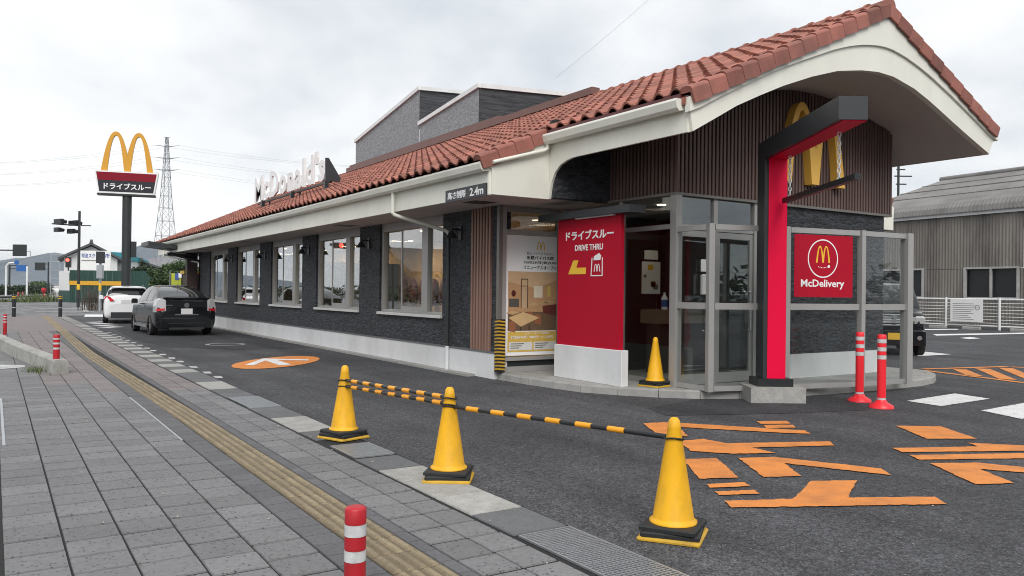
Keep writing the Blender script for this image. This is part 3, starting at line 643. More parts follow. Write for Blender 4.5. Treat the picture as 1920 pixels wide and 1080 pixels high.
mb = MB(); mb.path([(5.99,36.3,3.22),(5.99,36.3,2.8),(6.94,34.1,2.5)], .03); mb.build('downpipe', 'cream', rest)
RX, RZ, SL = 11.17, 5.80, 0.46
def rz(x): return RZ-SL*abs(RX-x)
# --- roof deck + tiles
mb = MB(); pr = [(6.0, rz(6.0)-.05),(RX, RZ-.05),(16.3, rz(16.3)-.05),(16.3, rz(16.3)-.15),(RX, RZ-.16),(6.0, rz(6.0)-.14)]
mb.prism(pr, lambda x,z: (x,10.06,z), lambda x,z: (x,37.96,z))
pr2 = [(7.06, rz(7.06)-.05),(RX, RZ-.05),(14.42, rz(14.42)-.05),(14.42, rz(14.42)-.15),(RX, RZ-.16),(7.06, rz(7.06)-.14)]
mb.prism(pr2, lambda x,z: (x,7.06,z), lambda x,z: (x,10.055,z))
roof = mb.build('roof', 'tile_verge', rest)
al = math.atan(SL); ca, sa = math.cos(al), math.sin(al)
TW, TL, EXP = 0.30, 0.40, 0.325
def tile_geo():
    mb = MB(); n = 8
    def prof(t): return .060*math.sin(PI*t/.62) if t < .62 else -.016*math.sin(PI*(t-.62)/.38)
    lo = [(t*TW*1.03, 0, prof(t)+.038) for t in [i/n for i in range(n+1)]]; hi = [(x, TL, z-.040) for x, _, z in lo]
    mb.strip(lo, hi, True); mb.strip([(x, 0.002, z-.030) for x,_,z in lo], lo)
    return mb
tg = tile_geo(); tmesh_roof = tg.mesh('roof_tile', 'tile')
def tile_M(xe, y):
    """local x along +Y, local y up the slope, local z off the roof"""
    z = rz(xe); X = Vector((0,1,0)); Y = Vector((ca,0,sa)); Z = Vector((-sa,0,ca))
    return Matrix(((X.x,Y.x,Z.x,xe),(X.y,Y.y,Z.y,y),(X.z,Y.z,Z.z,z),(0,0,0,1)))
tl = []
rows_main, rows_front = 18, 14
for r in range(rows_main):
    xe = RX-(r+1)*EXP*ca+.02
    y0 = 7.12 if r < rows_front-1 else 10.12
    n = int((37.9-y0)/TW)
    for c in range(n):
        y = y0+c*TW
        if r == rows_front-1 and y < 10.1: continue
        tl.append((math.hypot(xe, y), xe, y))
for c in range(10):                      # last course above the short eave
    xe = RX-rows_front*EXP*ca+.02; tl.append((math.hypot(xe, 7.12+c*TW), xe, 7.12+c*TW))
tl.sort()
rest_mb = MB()
for i, (d, xe, y) in enumerate(tl):
    M = tile_M(xe+random.uniform(-.006,.006), y) @ Matrix.Rotation(random.uniform(-.008,.008), 4, 'Z') @ Matrix.Translation((0,0,random.uniform(-.003,.004)))
    if i < 300: obj('roof_tile', tmesh_roof, roof, M)
    else: rest_mb.add([M @ Vector(p) for p in tg.v], tg.f); rest_mb.sm[-len(tg.f):] = tg.sm
rest_mb.build('roof_tile_field', 'tile', roof, kind='stuff')
# verge tiles
def verge_geo():
    mb = MB(); vs_ = []
    for y, dz in ((0,.026),(.317,.004)):
        vs_ += [(-.045,y,-.17+dz),(-.05,y,.01+dz),(-.035,y,.035+dz),(.02,y,.052+dz),(.10,y,.045+dz),(.16,y,.015+dz),(.16,y,-.03+dz),(-.01,y,-.03+dz),(-.01,y,-.17+dz)]
    n = 9; mb.add(vs_, [tuple(reversed(range(n))), tuple(range(n,2*n))]+[(i,(i+1)%n,n+(i+1)%n,n+i) for i in range(n)]); return mb
vg = verge_geo(); vmesh = vg.mesh('verge_tile', 'tile_verge')
def verge(xs_, y, side):
    for xe in xs_:
        M = tile_M(xe, y)
        if side: M = Matrix.Translation((RX,0,0)) @ Matrix.Scale(-1, 4, (1,0,0)) @ Matrix.Translation((-RX,0,0)) @ M
        obj('verge_tile', vmesh, roof, M @ Matrix.Rotation(random.uniform(-.012,.012), 4, 'X'))
verge([RX-(r+1)*EXP*ca+.03 for r in range(13,-1,-1)], 6.99, False)
verge([RX-(r+1)*EXP*ca+.03 for r in range(10,-1,-1)], 6.99, True)
verge([RX-(r+1)*EXP*ca+.03 for r in range(17,12,-1)], 10.0, False)
mb = MB()
for r in range(18):
    M = tile_M(RX-(r+1)*EXP*ca+.03, 38.03) @ Matrix.Scale(-1, 4, (1,0,0)); mb.add([M @ Vector(p) for p in vg.v], vg.f)
mb.build('far_verge', 'tile_verge', roof)
# ridge tiles
def ridge_geo():
    mb = MB(); n = 8; rows = [(0,.135),(.05,.135),(.052,.118),(.40,.105)]
    P = [[(r*math.cos(PI*i/n), y, r*math.sin(PI*i/n)) for i in range(n+1)] for y, r in rows]
    for a, b_ in zip(P[:-1], P[1:]): mb.strip(a, b_, True)
    mb.add(P[0], [tuple(range(n+1))]); return mb
rmesh = ridge_geo().mesh('ridge_tile', 'tile')
y = 6.95
while y < 37.7:
    obj('ridge_tile', rmesh, roof, Matrix.Translation((RX, y, RZ-.02)) @ Matrix.Rotation(random.uniform(-.012,.012), 4, 'Z')); y += .335
# --- arched gable
ARCH = [(7.17,3.45),(7.6,3.68),(7.95,3.87),(8.4,4.07),(8.85,4.26),(9.46,4.48),(10.03,4.65),(10.6,4.75),(11.0,4.79),(11.4,4.78),(11.96,4.68),(12.35,4.56),(12.69,4.44),(13.1,4.29),(13.47,4.16),(13.85,4.03),(14.21,3.91)]
LINE = [(7.12,3.69),(7.6,3.94),(8.22,4.24),(8.7,4.46),(9.19,4.66),(9.91,4.94),(10.3,5.06),(10.65,5.14),(11.05,5.19),(11.35,5.18),(11.7,5.12),(12.1,5.02),(12.39,4.93),(12.9,4.75),(13.46,4.53),(14.0,4.31),(14.36,4.16)]
def interp(tab, x):
    if x <= tab[0][0]: return tab[0][1]
    for (a, za), (b_, zb) in zip(tab[:-1], tab[1:]):
        if x <= b_: return za+(zb-za)*(x-a)/(b_-a)
    return tab[-1][1]
def gable_band(top, bot, y0, y1, name):
    mb = MB()
    for yy in (y0, y1): mb.strip([(x,yy,z) for x,z in top], [(x,yy,z) for x,z in bot])
    mb.strip([(x,y0,z) for x,z in bot], [(x,y1,z) for x,z in bot], True); mb.strip([(x,y0,z) for x,z in top], [(x,y1,z) for x,z in top])
    for i in (0,-1): mb.add([(top[i][0],y0,top[i][1]),(top[i][0],y1,top[i][1]),(bot[i][0],y1,bot[i][1]),(bot[i][0],y0,bot[i][1])], [(0,1,2,3)])
    return mb.build(name, 'cream', rest)
L2 = [(x, z+.012) for x, z in LINE]
gable_band(LINE, ARCH, 7.03, 7.12, 'gable_arch')
roofl = [(7.08+(14.44-7.08)*i/40, 0) for i in range(41)]; roofl = sorted(set([x for x,_ in roofl]+[RX]))
gable_band([(x, rz(x)-.06) for x in roofl], [(x, min(interp(LINE, x)-.012, rz(x)-.08)) for x in roofl], 6.995, 7.08, 'gable_board')
REAR = [(x, z+.30*max(0, min(1, (x-11.3)/2.2))*max(0, min(1,(14.21-x)/.55))) for x, z in ARCH]
mb = MB(); mb.strip([(x,7.10,z+.002) for x,z in ARCH], [(x,8.47,z) for x,z in REAR], True); mb.strip([(x,8.47,z) for x,z in REAR], [(x,10.0,z) for x,z in REAR], True)
mb.build('vault', 'soffit', rest)
mb = MB(); mb.box(14.38, 14.43, 7.13, 9.98, 3.93, 4.30); mb.build('fascia', 'cream', rest)
# --- short eave over the entrance side
mb = MB(); mb.box(7.13, 7.17, 7.085, 10.02, 3.445, 3.90); mb.build('fascia', 'cream', rest)
gutter(7.128, 7.12, 9.98, 3.70, 3.85).build('gutter', 'cream', rest)
mb = MB(); mb.box(7.05, 7.125, 7.13, 10.0, 3.852, 3.915); mb.build('flashing', 'flashing', rest)
br = [(10.02,2.89),(9.99,2.89),(9.965,3.02),(9.93,3.14),(9.85,3.27),(9.72,3.37),(9.56,3.42),(9.40,3.444),(10.02,3.444)]
mb = MB(); mb.prism(br, lambda y,z: (7.13,y,z), lambda y,z: (7.17,y,z)); mb.build('bracket', 'cream', rest)
# --- step face where the low eave ends
fp = [(6.10,2.88),(7.128,2.88),(7.128,rz(7.128)-.10),(6.0,rz(6.0)-.10),(6.0,3.30),(6.10,3.26)]
mb = MB(); mb.prism(fp, lambda x,z: (x,9.985,z), lambda x,z: (x,10.05,z)); mb.build('step_face', 'cream', rest)
mb = MB(); mb.path([(7.05,9.93,3.71),(7.05,9.93,3.64),(6.98,9.93,3.60),(6.08,9.93,3.34)], .03); mb.build('overflow_pipe', 'cream', rest)
mb = MB(); mb.box(7.172, 8.27, 9.90, 10.04, 2.90, 4.1); mb.build('return_wall', 'stone_dark', rest)
fp = [(14.2,2.88),(16.2,2.88),(16.25,rz(16.25)-.10),(13.6,rz(13.6)-.10),(13.6,3.6)]
mb = MB(); mb.prism(fp, lambda x,z: (x,9.985,z), lambda x,z: (x,10.05,z)); mb.build('step_face', 'cream', rest)
verge([RX-(r+1)*EXP*ca+.03 for r in range(16,10,-1)], 10.0, True)
mb = MB(); mb.box(13.61, 16.2, 10.06, 37.9, 2.89, 2.93); mb.build('soffit', 'soffit', rest)
mb = MB(); mb.box(16.2, 16.25, 10.0, 37.9, 2.88, 3.36); mb.build('fascia', 'cream', rest)
# --- slatted upper mass
bk = [(8.30,2.93),(13.56,2.93)]+[(x, z-.005) for x, z in reversed(REAR) if 8.32 < x < 13.54]+[(8.30, interp(REAR, 8.30)-.005)]
mb = MB(); mb.prism(bk, lambda x,z: (x,8.46,z), lambda x,z: (x,8.56,z)); mb.box(8.30, 8.38, 8.561, 9.899, 2.93, 4.0); mb.box(13.3,13.56,8.561,12,2.93,4.15)
sm = mb.build('upper_cladding', 'slat_back', rest)
x = 8.262
while x < 13.55:
    z1 = min(interp(REAR, x), interp(REAR, x+.05))-.006
    mb = MB(); mb.box(x, x+.046, 8.395, 8.458, 2.925, z1); mb.build('slat', 'slat', sm); x += .08
y = 8.47
while y < 9.87:
    mb = MB(); mb.box(8.240, 8.298, y, y+.046, 2.925, 3.985); mb.build('slat', 'slat', sm); y += .08
mb = MB(); mb.box(8.225, 13.585, 8.385, 8.50, 2.885, 2.924); mb.box(8.225, 8.31, 8.501, 9.90, 2.885, 2.924); mb.build('drip_rail', 'frame_brown', rest)
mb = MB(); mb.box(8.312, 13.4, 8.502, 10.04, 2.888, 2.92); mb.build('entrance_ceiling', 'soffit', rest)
# --- lower front wall
mb = MB(); mb.box(10.05, 13.42, 8.44, 8.58, .50, 2.884); mb.build('front_wall', 'stone_dark', rest)
mb = MB(); mb.box(10.05, 13.46, 8.40, 8.56, .05, .497); mb.build('plinth', 'plinth', rest)
# --- corner wall with poster window (faces the car park)
mb = MB(); mb.box(XF+.03, 7.14, 11.20, 11.28, .11, 2.885); mb.box(8.22, 8.28, 11.25, 11.33, .11, 2.885)
mb.box(7.14, 8.22, 11.24, 11.33, 2.79, 2.885); mb.box(7.14, 8.22, 11.24, 11.33, 2.42, 2.50); mb.box(7.14, 8.22, 11.24, 11.33, .30, .36); mb.box(7.14, 8.22, 11.24, 11.33, .11, .20)
cw = mb.build('corner_window', 'frame', rest)
mb = MB(); mb.box(7.14, 8.22, 11.285, 11.29, 2.50, 2.79); mb.build('pane', 'glass', cw)
mb = MB(); mb.box(7.14, 8.22, 11.285, 11.29, .36, 2.42); mb.build('pane', 'glass', cw)
mb = MB(); mb.box(7.14, 8.22, 11.29, 11.32, .20, .30); mb.build('kick_panel', 'dark_steel', cw)
mb = MB(); mb.box(6.99, 7.06, 11.19, 11.27, .11, 2.88); mb.build('corner_trim', 'frame_brown', rest)
# --- entrance glazing
def post(mb, x, y, z0, z1, s=.09): mb.box(x-s/2, x+s/2, y-s/2, y+s/2, z0, z1)
ent = MB(); post(ent, 8.29, 8.44, .108, 2.884, .12); post(ent, 9.10, 8.47, .108, 2.884, .08); post(ent, 10.0, 8.47, .108, 2.884, .09)
post(ent, 8.29, 9.62, .108, 2.884, .08); post(ent, 8.29, 11.1, .108, 2.884, .08)
ent.box(8.35, 9.06, 8.44, 8.50, 2.40, 2.47); ent.box(9.14, 9.955, 8.44, 8.50, 2.40, 2.47); ent.box(8.26, 8.32, 8.50, 9.58, 2.40, 2.47); ent.box(8.26, 8.32, 9.66, 11.06, 2.40, 2.47)
ent.box(8.26, 8.32, 8.50, 9.58, .11, .19)
en = ent.build('entrance_frame', 'frame', rest)
for a in ((8.35,9.06,8.466,8.472,2.47,2.88),(9.14,9.955,8.466,8.472,2.47,2.88),(8.287,8.293,8.50,9.58,.19,2.40),(8.287,8.293,8.50,9.58,2.47,2.88),(8.287,8.293,9.66,11.06,.12,2.40),(8.287,8.293,9.66,11.06,2.47,2.88)):
    mb = MB(); mb.box(*a); mb.build('pane', 'glass_clear', en)
def door(x0, x1, yy):
    mb = MB(); t = .07
    mb.box(x0, x0+t, yy-.02, yy+.02, .12, 2.39); mb.box(x1-t, x1, yy-.02, yy+.02, .12, 2.39); mb.box(x0+t, x1-t, yy-.02, yy+.02, .12, .27); mb.box(x0+t, x1-t, yy-.02, yy+.02, 2.30, 2.39)
    d = mb.build('door', 'frame', rest)
    mb = MB(); mb.box(x0+t, x1-t, yy-.004, yy+.004, .27, 2.30); mb.build('pane', 'glass_clear', d)
    mb = MB(); mb.path([(x1-t-.02, yy-.03, .9),(x1-t-.02, yy-.07, .9),(x1-t-.02, yy-.07, 1.5),(x1-t-.02, yy-.03, 1.5)], .014); mb.build('handle', 'chrome', d)
door(9.145, 9.95, 8.47); door(8.36, 9.05, 8.47)
# inner door further inside
mb = MB(); mb.box(9.2,9.26,10.6,10.66,.115,2.5); mb.box(10.4,10.46,10.6,10.66,.115,2.5); mb.box(9.26,10.4,10.6,10.66,2.4,2.5); mb.box(9.26,10.4,10.6,10.66,.115,.25)
ind = mb.build('inner_door', 'charcoal', rest)
mb = MB(); mb.box(9.26,10.4,10.625,10.635,.25,2.4); mb.build('pane', 'glass_clear', ind)
# --- curved wind screen of glass around the entrance
SP = [(8.29,7.67),(9.46,7.33),(10.83,7.06),(11.88,6.98)]
SPn = [Vector((8.29,8.44))]+[Vector(p)+Vector((0,.10)) for p in SP]+[Vector((13.0,7.55))]
fr = None
for i, p in enumerate(SPn[1:5]):
    s = .085 if i < 3 else .13
    d = (SPn[i+2]-SPn[i+1]).normalized() if i < 3 else (SPn[i+1]-SPn[i]).normalized()
    scr = MB(); scr.obox((p.x, p.y, (0.108+2.43)/2), s, s, 2.43-.108, Matrix.Rotation(math.atan2(d.y, d.x), 4, 'Z'))
    if fr is None: fr = scr.build('wind_screen', 'frame', rest)
    else: scr.build('post', 'frame', fr)
for i in range(5):
    a, b_ = SPn[i], SPn[i+1]; d = (b_-a).normalized(); Ln = (b_-a).length-.12; c = (a+b_)/2; M = Matrix.Rotation(math.atan2(d.y, d.x), 4, 'Z')
    if i == 4: continue
    for zz, hh, dd in ((2.385,.075,.06),(.15,.07,.05),(1.29,.09,.05)):
        mb = MB(); mb.obox((c.x,c.y,zz), Ln, dd, hh, M); mb.build('rail', 'frame', fr)
    mb = MB(); mb.obox((c.x,c.y,1.84), Ln, .008, 1.0, M); mb.build('pane', 'glass_screen', fr)
    mb = MB(); mb.obox((c.x,c.y,.71), Ln, .008, 1.05, M); mb.build('pane', 'glass_screen', fr)
# --- sawtooth monitor on the ridge
XM = 11.28
def monitor(y0, y1, z0, z1, x1, zx):
    """light face at XM from y1 (far, low z0) to y0 (near, high z1); dark face towards the car park"""
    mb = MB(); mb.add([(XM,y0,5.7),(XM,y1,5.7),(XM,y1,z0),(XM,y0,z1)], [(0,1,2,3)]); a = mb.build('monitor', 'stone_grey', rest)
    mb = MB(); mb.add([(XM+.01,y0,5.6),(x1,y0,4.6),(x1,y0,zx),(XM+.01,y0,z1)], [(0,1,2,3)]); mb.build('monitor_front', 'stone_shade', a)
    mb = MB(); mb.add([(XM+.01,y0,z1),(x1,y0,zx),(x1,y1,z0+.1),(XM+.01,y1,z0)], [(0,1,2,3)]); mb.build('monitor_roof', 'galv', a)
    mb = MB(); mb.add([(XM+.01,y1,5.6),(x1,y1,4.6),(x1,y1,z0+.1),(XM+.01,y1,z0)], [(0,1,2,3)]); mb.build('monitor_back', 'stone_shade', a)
    d = Vector((0,y1-y0,z0-z1)); mb = MB(); c = Vector((XM, (y0+y1)/2, (z0+z1)/2))
    mb.obox(c+Vector((-.01,0,0.02)), .10, d.length+.06, .12, Matrix.Rotation(math.atan2(d.z, d.y), 4, 'X'))
    d2 = Vector((x1-XM,0,zx-z1)); c2 = Vector(((XM+x1)/2+.03, y0-.01, (z1+zx)/2+.02)); mb.obox(c2, d2.length-.02, .10, .12, Matrix.Rotation(-math.atan2(d2.z, d2.x), 4, 'Y'))
    mb.build('coping', 'white_metal', a)
monitor(22.94, 28.25, 6.99, 7.87, 13.05, 7.98); monitor(19.22, 22.92, 6.74, 7.17, 14.55, 7.38)
mb = MB(); mb.box(11.05, 11.27, 13.9, 28.6, 5.86, 6.02); mb.box(11.10, 11.27, 17.9, 28.4, 6.021, 6.10); mb.build('ridge_flashing', 'flashing_brown', rest)
# --- wall lamps
for yy in (28.98, 24.88, 20.79, 16.72, 12.55):
    mb = MB(); mb.box(XF-.03, XF-.002, yy-.05, yy+.05, 2.38, 2.62); mb.tube((XF-.03,yy,2.56),(XF-.20,yy,2.56),.016,n=6); mb.tube((XF-.2,yy,2.58),(XF-.2,yy,2.50),.02,n=6); mb.tube((XF-.20,yy,2.52),(XF-.20,yy,2.40),.035,.11,n=12)
    mb.build('wall_lamp', 'black', rest)
# --- striped guard on the corner
gm = MB(); gm.box(6.955, 6.985, 11.13, 11.24, .13, 1.0); gm.box(6.986, 7.09, 11.13, 11.16, .13, 1.0)
g = gm.build('corner_guard', 'black', rest)
for k in range(15):
    z = .16+k*.056
    mb = MB(); mb.add([(6.952,11.245,z),(6.952,11.127,z+.014),(6.952,11.127,z+.04),(6.952,11.245,z+.026)], [(0,1,2,3)]); mb.add([(6.952,11.127,z+.014),(7.09,11.127,z),(7.09,11.127,z+.026),(6.952,11.127,z+.04)], [(0,1,2,3)]); mb.build('stripe', 'base_yellow', g)
# --- drive-through pick-up bay at the far end
mb = MB(); mb.box(6.6, 7.0, 34.5, 34.9, 0, 2.88); mb.build('bay_post', 'brown_box', rest)
mb = MB(); mb.add([(5.0,33.6,3.10),(7.0,33.6,2.86),(7.0,35.4,2.86),(5.0,35.4,3.10),(5.0,33.6,3.26),(7.0,33.6,3.02),(7.0,35.4,3.02),(5.0,35.4,3.26)], [(0,3,2,1),(4,5,6,7),(0,1,5,4),(1,2,6,5),(2,3,7,6),(3,0,4,7)])
mb.build('bay_canopy', 'charcoal', rest)
mb = MB(); mb.tube((5.9,34.4,2.86),(7.05,34.2,2.55),.05); mb.tube((5.9,34.9,2.86),(7.05,34.9,2.6),.05); mb.box(5.8,6.9,34.2,35.1,2.74,2.83); mb.build('bay_arm', 'black', rest)
# --- interior
mb = MB(); mb.box(8.36, 13.4, 8.60, 11.2, .09, .1125); mb.build('floor', 'concrete', rest)
mb = MB(); mb.box(7.26, 13.4, 11.36, 34.2, .09, .112); mb.build('floor', 'wood_floor', rest)
mb = MB(); mb.box(10.8, 10.9, 11.6, 34.2, .11, 2.888); mb.build('inner_wall', 'warm_wall', rest)
mb = MB(); mb.box(8.5, 10.79, 11.5, 11.58, .11, 2.888); mb.build('inner_wall', 'dark_room', rest)
mb = MB(); mb.box(11.0, 11.1, 8.6, 11.48, .114, 2.88); mb.build('inner_wall', 'dark_room', rest)
for yy, x0, m_ in ((23.3,8.3,'dark_room'),(27.0,9.3,'warm_panel'),(31.0,8.6,'dark_room')):
    mb = MB(); mb.box(x0, 10.79, yy, yy+.12, .113, 2.3); mb.build('partition', m_, rest)
for k in range(5):
    yy = 20.0+k*.66
    mb = MB(); mb.lathe([(0.0,.0),(.11,.06),(.15,.3),(.14,.55),(.08,.78),(.0,.82)], (10.68, yy, 1.0), 10); mb.build('wall_ornament', 'maroon', rest)
k = 0
for yy in (13.6, 17.2, 20.8, 24.4, 28.0, 31.4):
    for xx in (8.6, 10.0):
        mb = MB(); mb.lathe([(.07,0),(.07,.008)], (xx,yy,2.876), 12); mb.build('downlight', 'downlight', rest)
    ld = bpy.data.lights.new('downlight_lamp', 'AREA'); ld.energy = 30; ld.size = .5; ld.color = (1,.80,.52); lo = bpy.data.objects.new('downlight_lamp', ld); COL.objects.link(lo)
    lo.matrix_basis = Matrix.Translation((9.6, yy, 2.85)); attach(lo, rest)
for xx, yy in ((9.0,9.5),):
    mb = MB(); mb.lathe([(.07,0),(.07,.008)], (xx,yy,2.878), 12); mb.build('downlight', 'downlight', rest)
ld = bpy.data.lights.new('downlight_lamp', 'AREA'); ld.energy = 2.5; ld.size = .4; ld.color = (1,.84,.6); lo = bpy.data.objects.new('downlight_lamp', ld); COL.objects.link(lo); lo.matrix_basis = Matrix.Translation((9.3, 9.9, 2.86)); attach(lo, rest)
# ================================================================ signs on and around the restaurant
def split_islands(me):
    bm = bmesh.new(); bm.from_mesh(me); bm.verts.ensure_lookup_table(); seen = set(); outl = []
    bmesh.ops.remove_doubles(bm, verts=bm.verts, dist=1e-5); bm.verts.ensure_lookup_table()
    for v in bm.verts:
        if v.index in seen: continue
        st = [v]; comp = set([v.index]); seen.add(v.index)
        while st:
            a = st.pop()
            for e_ in a.link_edges:
                b_ = e_.other_vert(a)
                if b_.index not in seen: seen.add(b_.index); comp.add(b_.index); st.append(b_)
        idx = {o: i for i, o in enumerate(sorted(comp))}
        outl.append(([tuple(bm.verts[o].co) for o in sorted(comp)], [tuple(idx[w_.index] for w_ in f.verts) for f in bm.faces if f.verts[0].index in comp]))
    bm.free(); return outl
# height-limit board on the fascia
hb = empty('height_limit_board', (6.03,10.7,2.87), 0, 'black height limit board lettered 2.4m on the cream fascia corner', 'sign')
mb = MB(); mb.box(6.035, 6.058, 10.05, 11.30, 2.86, 3.05); mb.build('board', 'black', hb)
FR = lambda x, y, z: frame_m((x, y, z), (0,-1,0), (0,0,1))
text('高さ制限', 'sign_white', FR(6.034, 10.93, 2.895), hb, w=.58, h=.12, ext=.004, bold=.02)
text('2.4m', 'sign_white', FR(6.034, 10.32, 2.892), hb, w=.40, h=.125, ext=.004, bold=.02)

# roof lettering
rs_ = empty('roof_lettering', (7.45,24,4.15), 0, "white block letters reading McDonald's standing on the tiled roof", 'sign')
me = text_mesh("McDonald's", w=6.9, h=.88, ext=.06, bold=.03, spacing=1.08)
for vv, ff in split_islands(me):
    mb = MB(); M = FR(7.52, 24.35, 4.40); mb.add([M @ Vector(p) for p in vv], ff); mb.build('letter', 'sign_white', rs_)
bpy.data.meshes.remove(me)
mb = MB(); mb.box(7.53, 7.60, 20.7, 27.75, 4.34, 4.395); mb.build('frame', 'black', rs_)
for yy in (20.62, 23.5, 26.6):
    mb = MB(); mb.box(7.36, 7.46, yy-.06, yy+.06, 4.02, 4.36); mb.build('post', 'black', rs_)
    tri = [(7.38,4.36),(7.78,4.36),(7.80,4.45),(7.46,4.97),(7.38,4.97)]
    mb = MB(); mb.prism(tri, lambda x,z: (x,yy-.05 if yy<21 else yy+.3,z), lambda x,z: (x,yy+.03 if yy<21 else yy+.36,z)) if yy < 21 else mb.box(7.61,7.66,yy-.03,yy+.03,4.2,4.39)
    mb.build('brace', 'charcoal', rs_)

# double arch on the slatted gable
aw = empty('wall_emblem', (11.2,8.3,3.3), 0, 'yellow double arch emblem on the brown slatted gable wall', 'emblem')
MA = frame_m((11.22, 8.395, 3.26), (1,0,0), (0,0,1))
arch_mb(.78, 1.30, MA, .14).build('double_arch', 'yellow_arch', aw)

# drive-thru sign wall
ds = empty('drive_thru_sign', (7.7,9.6,.108), 0, 'tall red DRIVE THRU sign wall with white base beside the entrance', 'sign')
mb = MB(); mb.box(7.60, 7.665, 8.85, 10.38, .60, 2.60); mb.build('red_panel', 'red_sign', ds)
mb = MB(); mb.bevbox(7.57, 7.70, 8.77, 10.42, .112, .628, .008); mb.build('base', 'plinth', ds)
mb = MB(); mb.box(7.48, 7.80, 8.55, 10.78, 2.602, 2.71); mb.build('canopy', 'charcoal', ds)
mb = MB(); mb.box(7.53, 7.58, 8.95, 9.85, 2.585, 2.600); mb.build('light_strip', 'white_metal', ds)
text('ドライブスルー', 'sign_white', FR(7.598, 9.59, 2.27), ds, w=1.16, h=.145, ext=.004, bold=.028)
text('DRIVE THRU', 'sign_white', FR(7.598, 9.59, 2.10), ds, w=.68, h=.092, ext=.004, bold=.02)
def yz(name, pts, m, x0=7.599, t=.004, parent=ds):
    mb = MB(); mb.prism(pts, lambda y,z: (x0,y,z), lambda y,z: (x0-t,y,z)); return mb.build(name, m, parent)
yz('arrow', [(10.10,1.74),(9.97,1.955),(9.84,1.955),(9.895,1.84),(9.655,1.84),(9.655,1.74)], 'yellow_sign')
bag = MB()
for a in ([(9.535,1.705),(9.255,1.705),(9.255,1.72),(9.535,1.72)],[(9.535,1.72),(9.518,1.72),(9.498,1.985),(9.515,1.985)],[(9.272,1.72),(9.255,1.72),(9.255,1.985),(9.272,1.985)]):
    bag.prism(a, lambda y,z: (7.599,y,z), lambda y,z: (7.595,y,z))
bag.build('bag_outline', 'sign_white', ds)
yz('bag_flap', [(9.47,1.945),(9.46,2.005),(9.34,2.05),(9.29,2.01),(9.31,1.945)], 'sign_white')
arch_mb(.075, .115, FR(7.598, 9.385, 1.775), .004).build('bag_emblem', 'sign_white', ds)

# poster in the corner window
po = empty('window_poster', (7.7,11.24,.38), 0, 'tall white reopening poster with a dining room photo in the corner window', 'poster')
PB = lambda x, z: frame_m((x, 11.232, z), (1,0,0), (0,0,1))
mb = MB(); mb.box(7.16, 8.20, 11.233, 11.238, .385, 2.41); mb.build('sheet', 'paper', po)
arch_mb(.088, .15, PB(7.86, 2.17), .002).build('printed_emblem', 'yellow_sign', po)
text('新しいマクドナルドへ', 'ink_grey', PB(7.85, 2.085), po, w=.56, h=.052, ext=.002, bold=.01)
text('出雲バイパス店', 'ink', PB(7.85, 2.005), po, w=.56, h=.065, ext=.002, bold=.03)
text('10月29日(金)9:00', 'ink', PB(7.85, 1.925), po, w=.68, h=.062, ext=.002, bold=.02)
text('リニューアルオープン', 'ink', PB(7.85, 1.84), po, w=.68, h=.068, ext=.002, bold=.02)
def pr_(pts, col, name, lay=0):
    key = 'print_%d_%d_%d' % tuple(int(c*255) for c in col)
    if key not in MATS: mat(key, col, .5, var=.1, vscale=9)
    M = PB(0, 0) @ Matrix.Translation((0,0,lay*.0012)); flat_poly(pts, M, .001).build(name, key, po)
pr_(rect(7.20,8.195,.80,1.80), (.50,.29,.15), 'printed_wall')
pr_([(7.20,.80),(8.195,.80),(8.195,1.12),(7.20,1.12)], (.16,.10,.06), 'printed_floor', 1)
pr_([(7.20,1.80),(8.195,1.80),(8.195,1.66),(7.75,1.52),(7.20,1.62)], (.62,.42,.25), 'printed_ceiling', 1)
pr_(rect(7.72,7.90,1.36,1.56), (.75,.66,.52), 'printed_window', 2); pr_(rect(8.0,8.07,1.38,1.56), (.6,.45,.12), 'printed_window', 2); pr_(rect(7.22,7.42,1.20,1.34), (.10,.09,.08), 'printed_bench', 2)
pr_([(7.31+.045*math.cos(t), 1.43+.055*math.sin(t)) for t in [2*PI*i/16 for i in range(16)]], (.10,.02,.015), 'printed_ornament', 3)
for a in (rect(7.455,7.47,1.18,1.68), rect(7.585,7.60,1.18,1.68), rect(7.47,7.585,1.665,1.68), rect(7.47,7.585,1.55,1.56)): pr_(a, (.06,.03,.015), 'printed_frame', 3)
pr_(rect(7.47,7.585,1.18,1.55), (.55,.38,.24), 'printed_door', 2)
for (cx, cz, sx) in ((7.72,1.26,.12),(7.92,1.28,.10),(8.05,1.30,.13),(7.30,1.12,.14)):
    pr_([(cx-sx,cz-.02),(cx,cz+.02),(cx+sx,cz-.01),(cx,cz-.05)], (.55,.36,.18), 'printed_table', 4)
pr_([(7.90,1.22),(8.195,1.25),(8.195,1.05),(7.92,1.10)], (.14,.03,.025), 'printed_sofa', 3)
for cx, cz in ((7.64,1.06),(7.80,1.02),(7.28,.90)): pr_([(cx-.06,cz-.10),(cx+.07,cz-.12),(cx+.07,cz+.04),(cx,cz+.07),(cx-.06,cz+.04)], (.32,.12,.06), 'printed_chair', 4)
pr_([(7.21,1.02),(7.50,1.12),(7.84,1.02),(7.46,.87)], (.66,.44,.22), 'printed_table', 5)
for x0 in (7.44, 7.62): pr_(rect(x0,x0+.02,.80,.90), (.05,.03,.02), 'printed_leg', 4)
pr_(rect(7.20,8.195,.445,.785), (.66,.44,.10), 'printed_band', 1)
text('クルー・スイング募集中', 'sign_white', PB(7.80, .735) @ Matrix.Translation((0,0,.003)), po, w=.50, h=.036, ext=.001, bold=.01)
text('時給830円  980円〜1,130円', 'sign_white', PB(7.70, .665) @ Matrix.Translation((0,0,.003)), po, w=.86, h=.05, ext=.001, bold=.015)
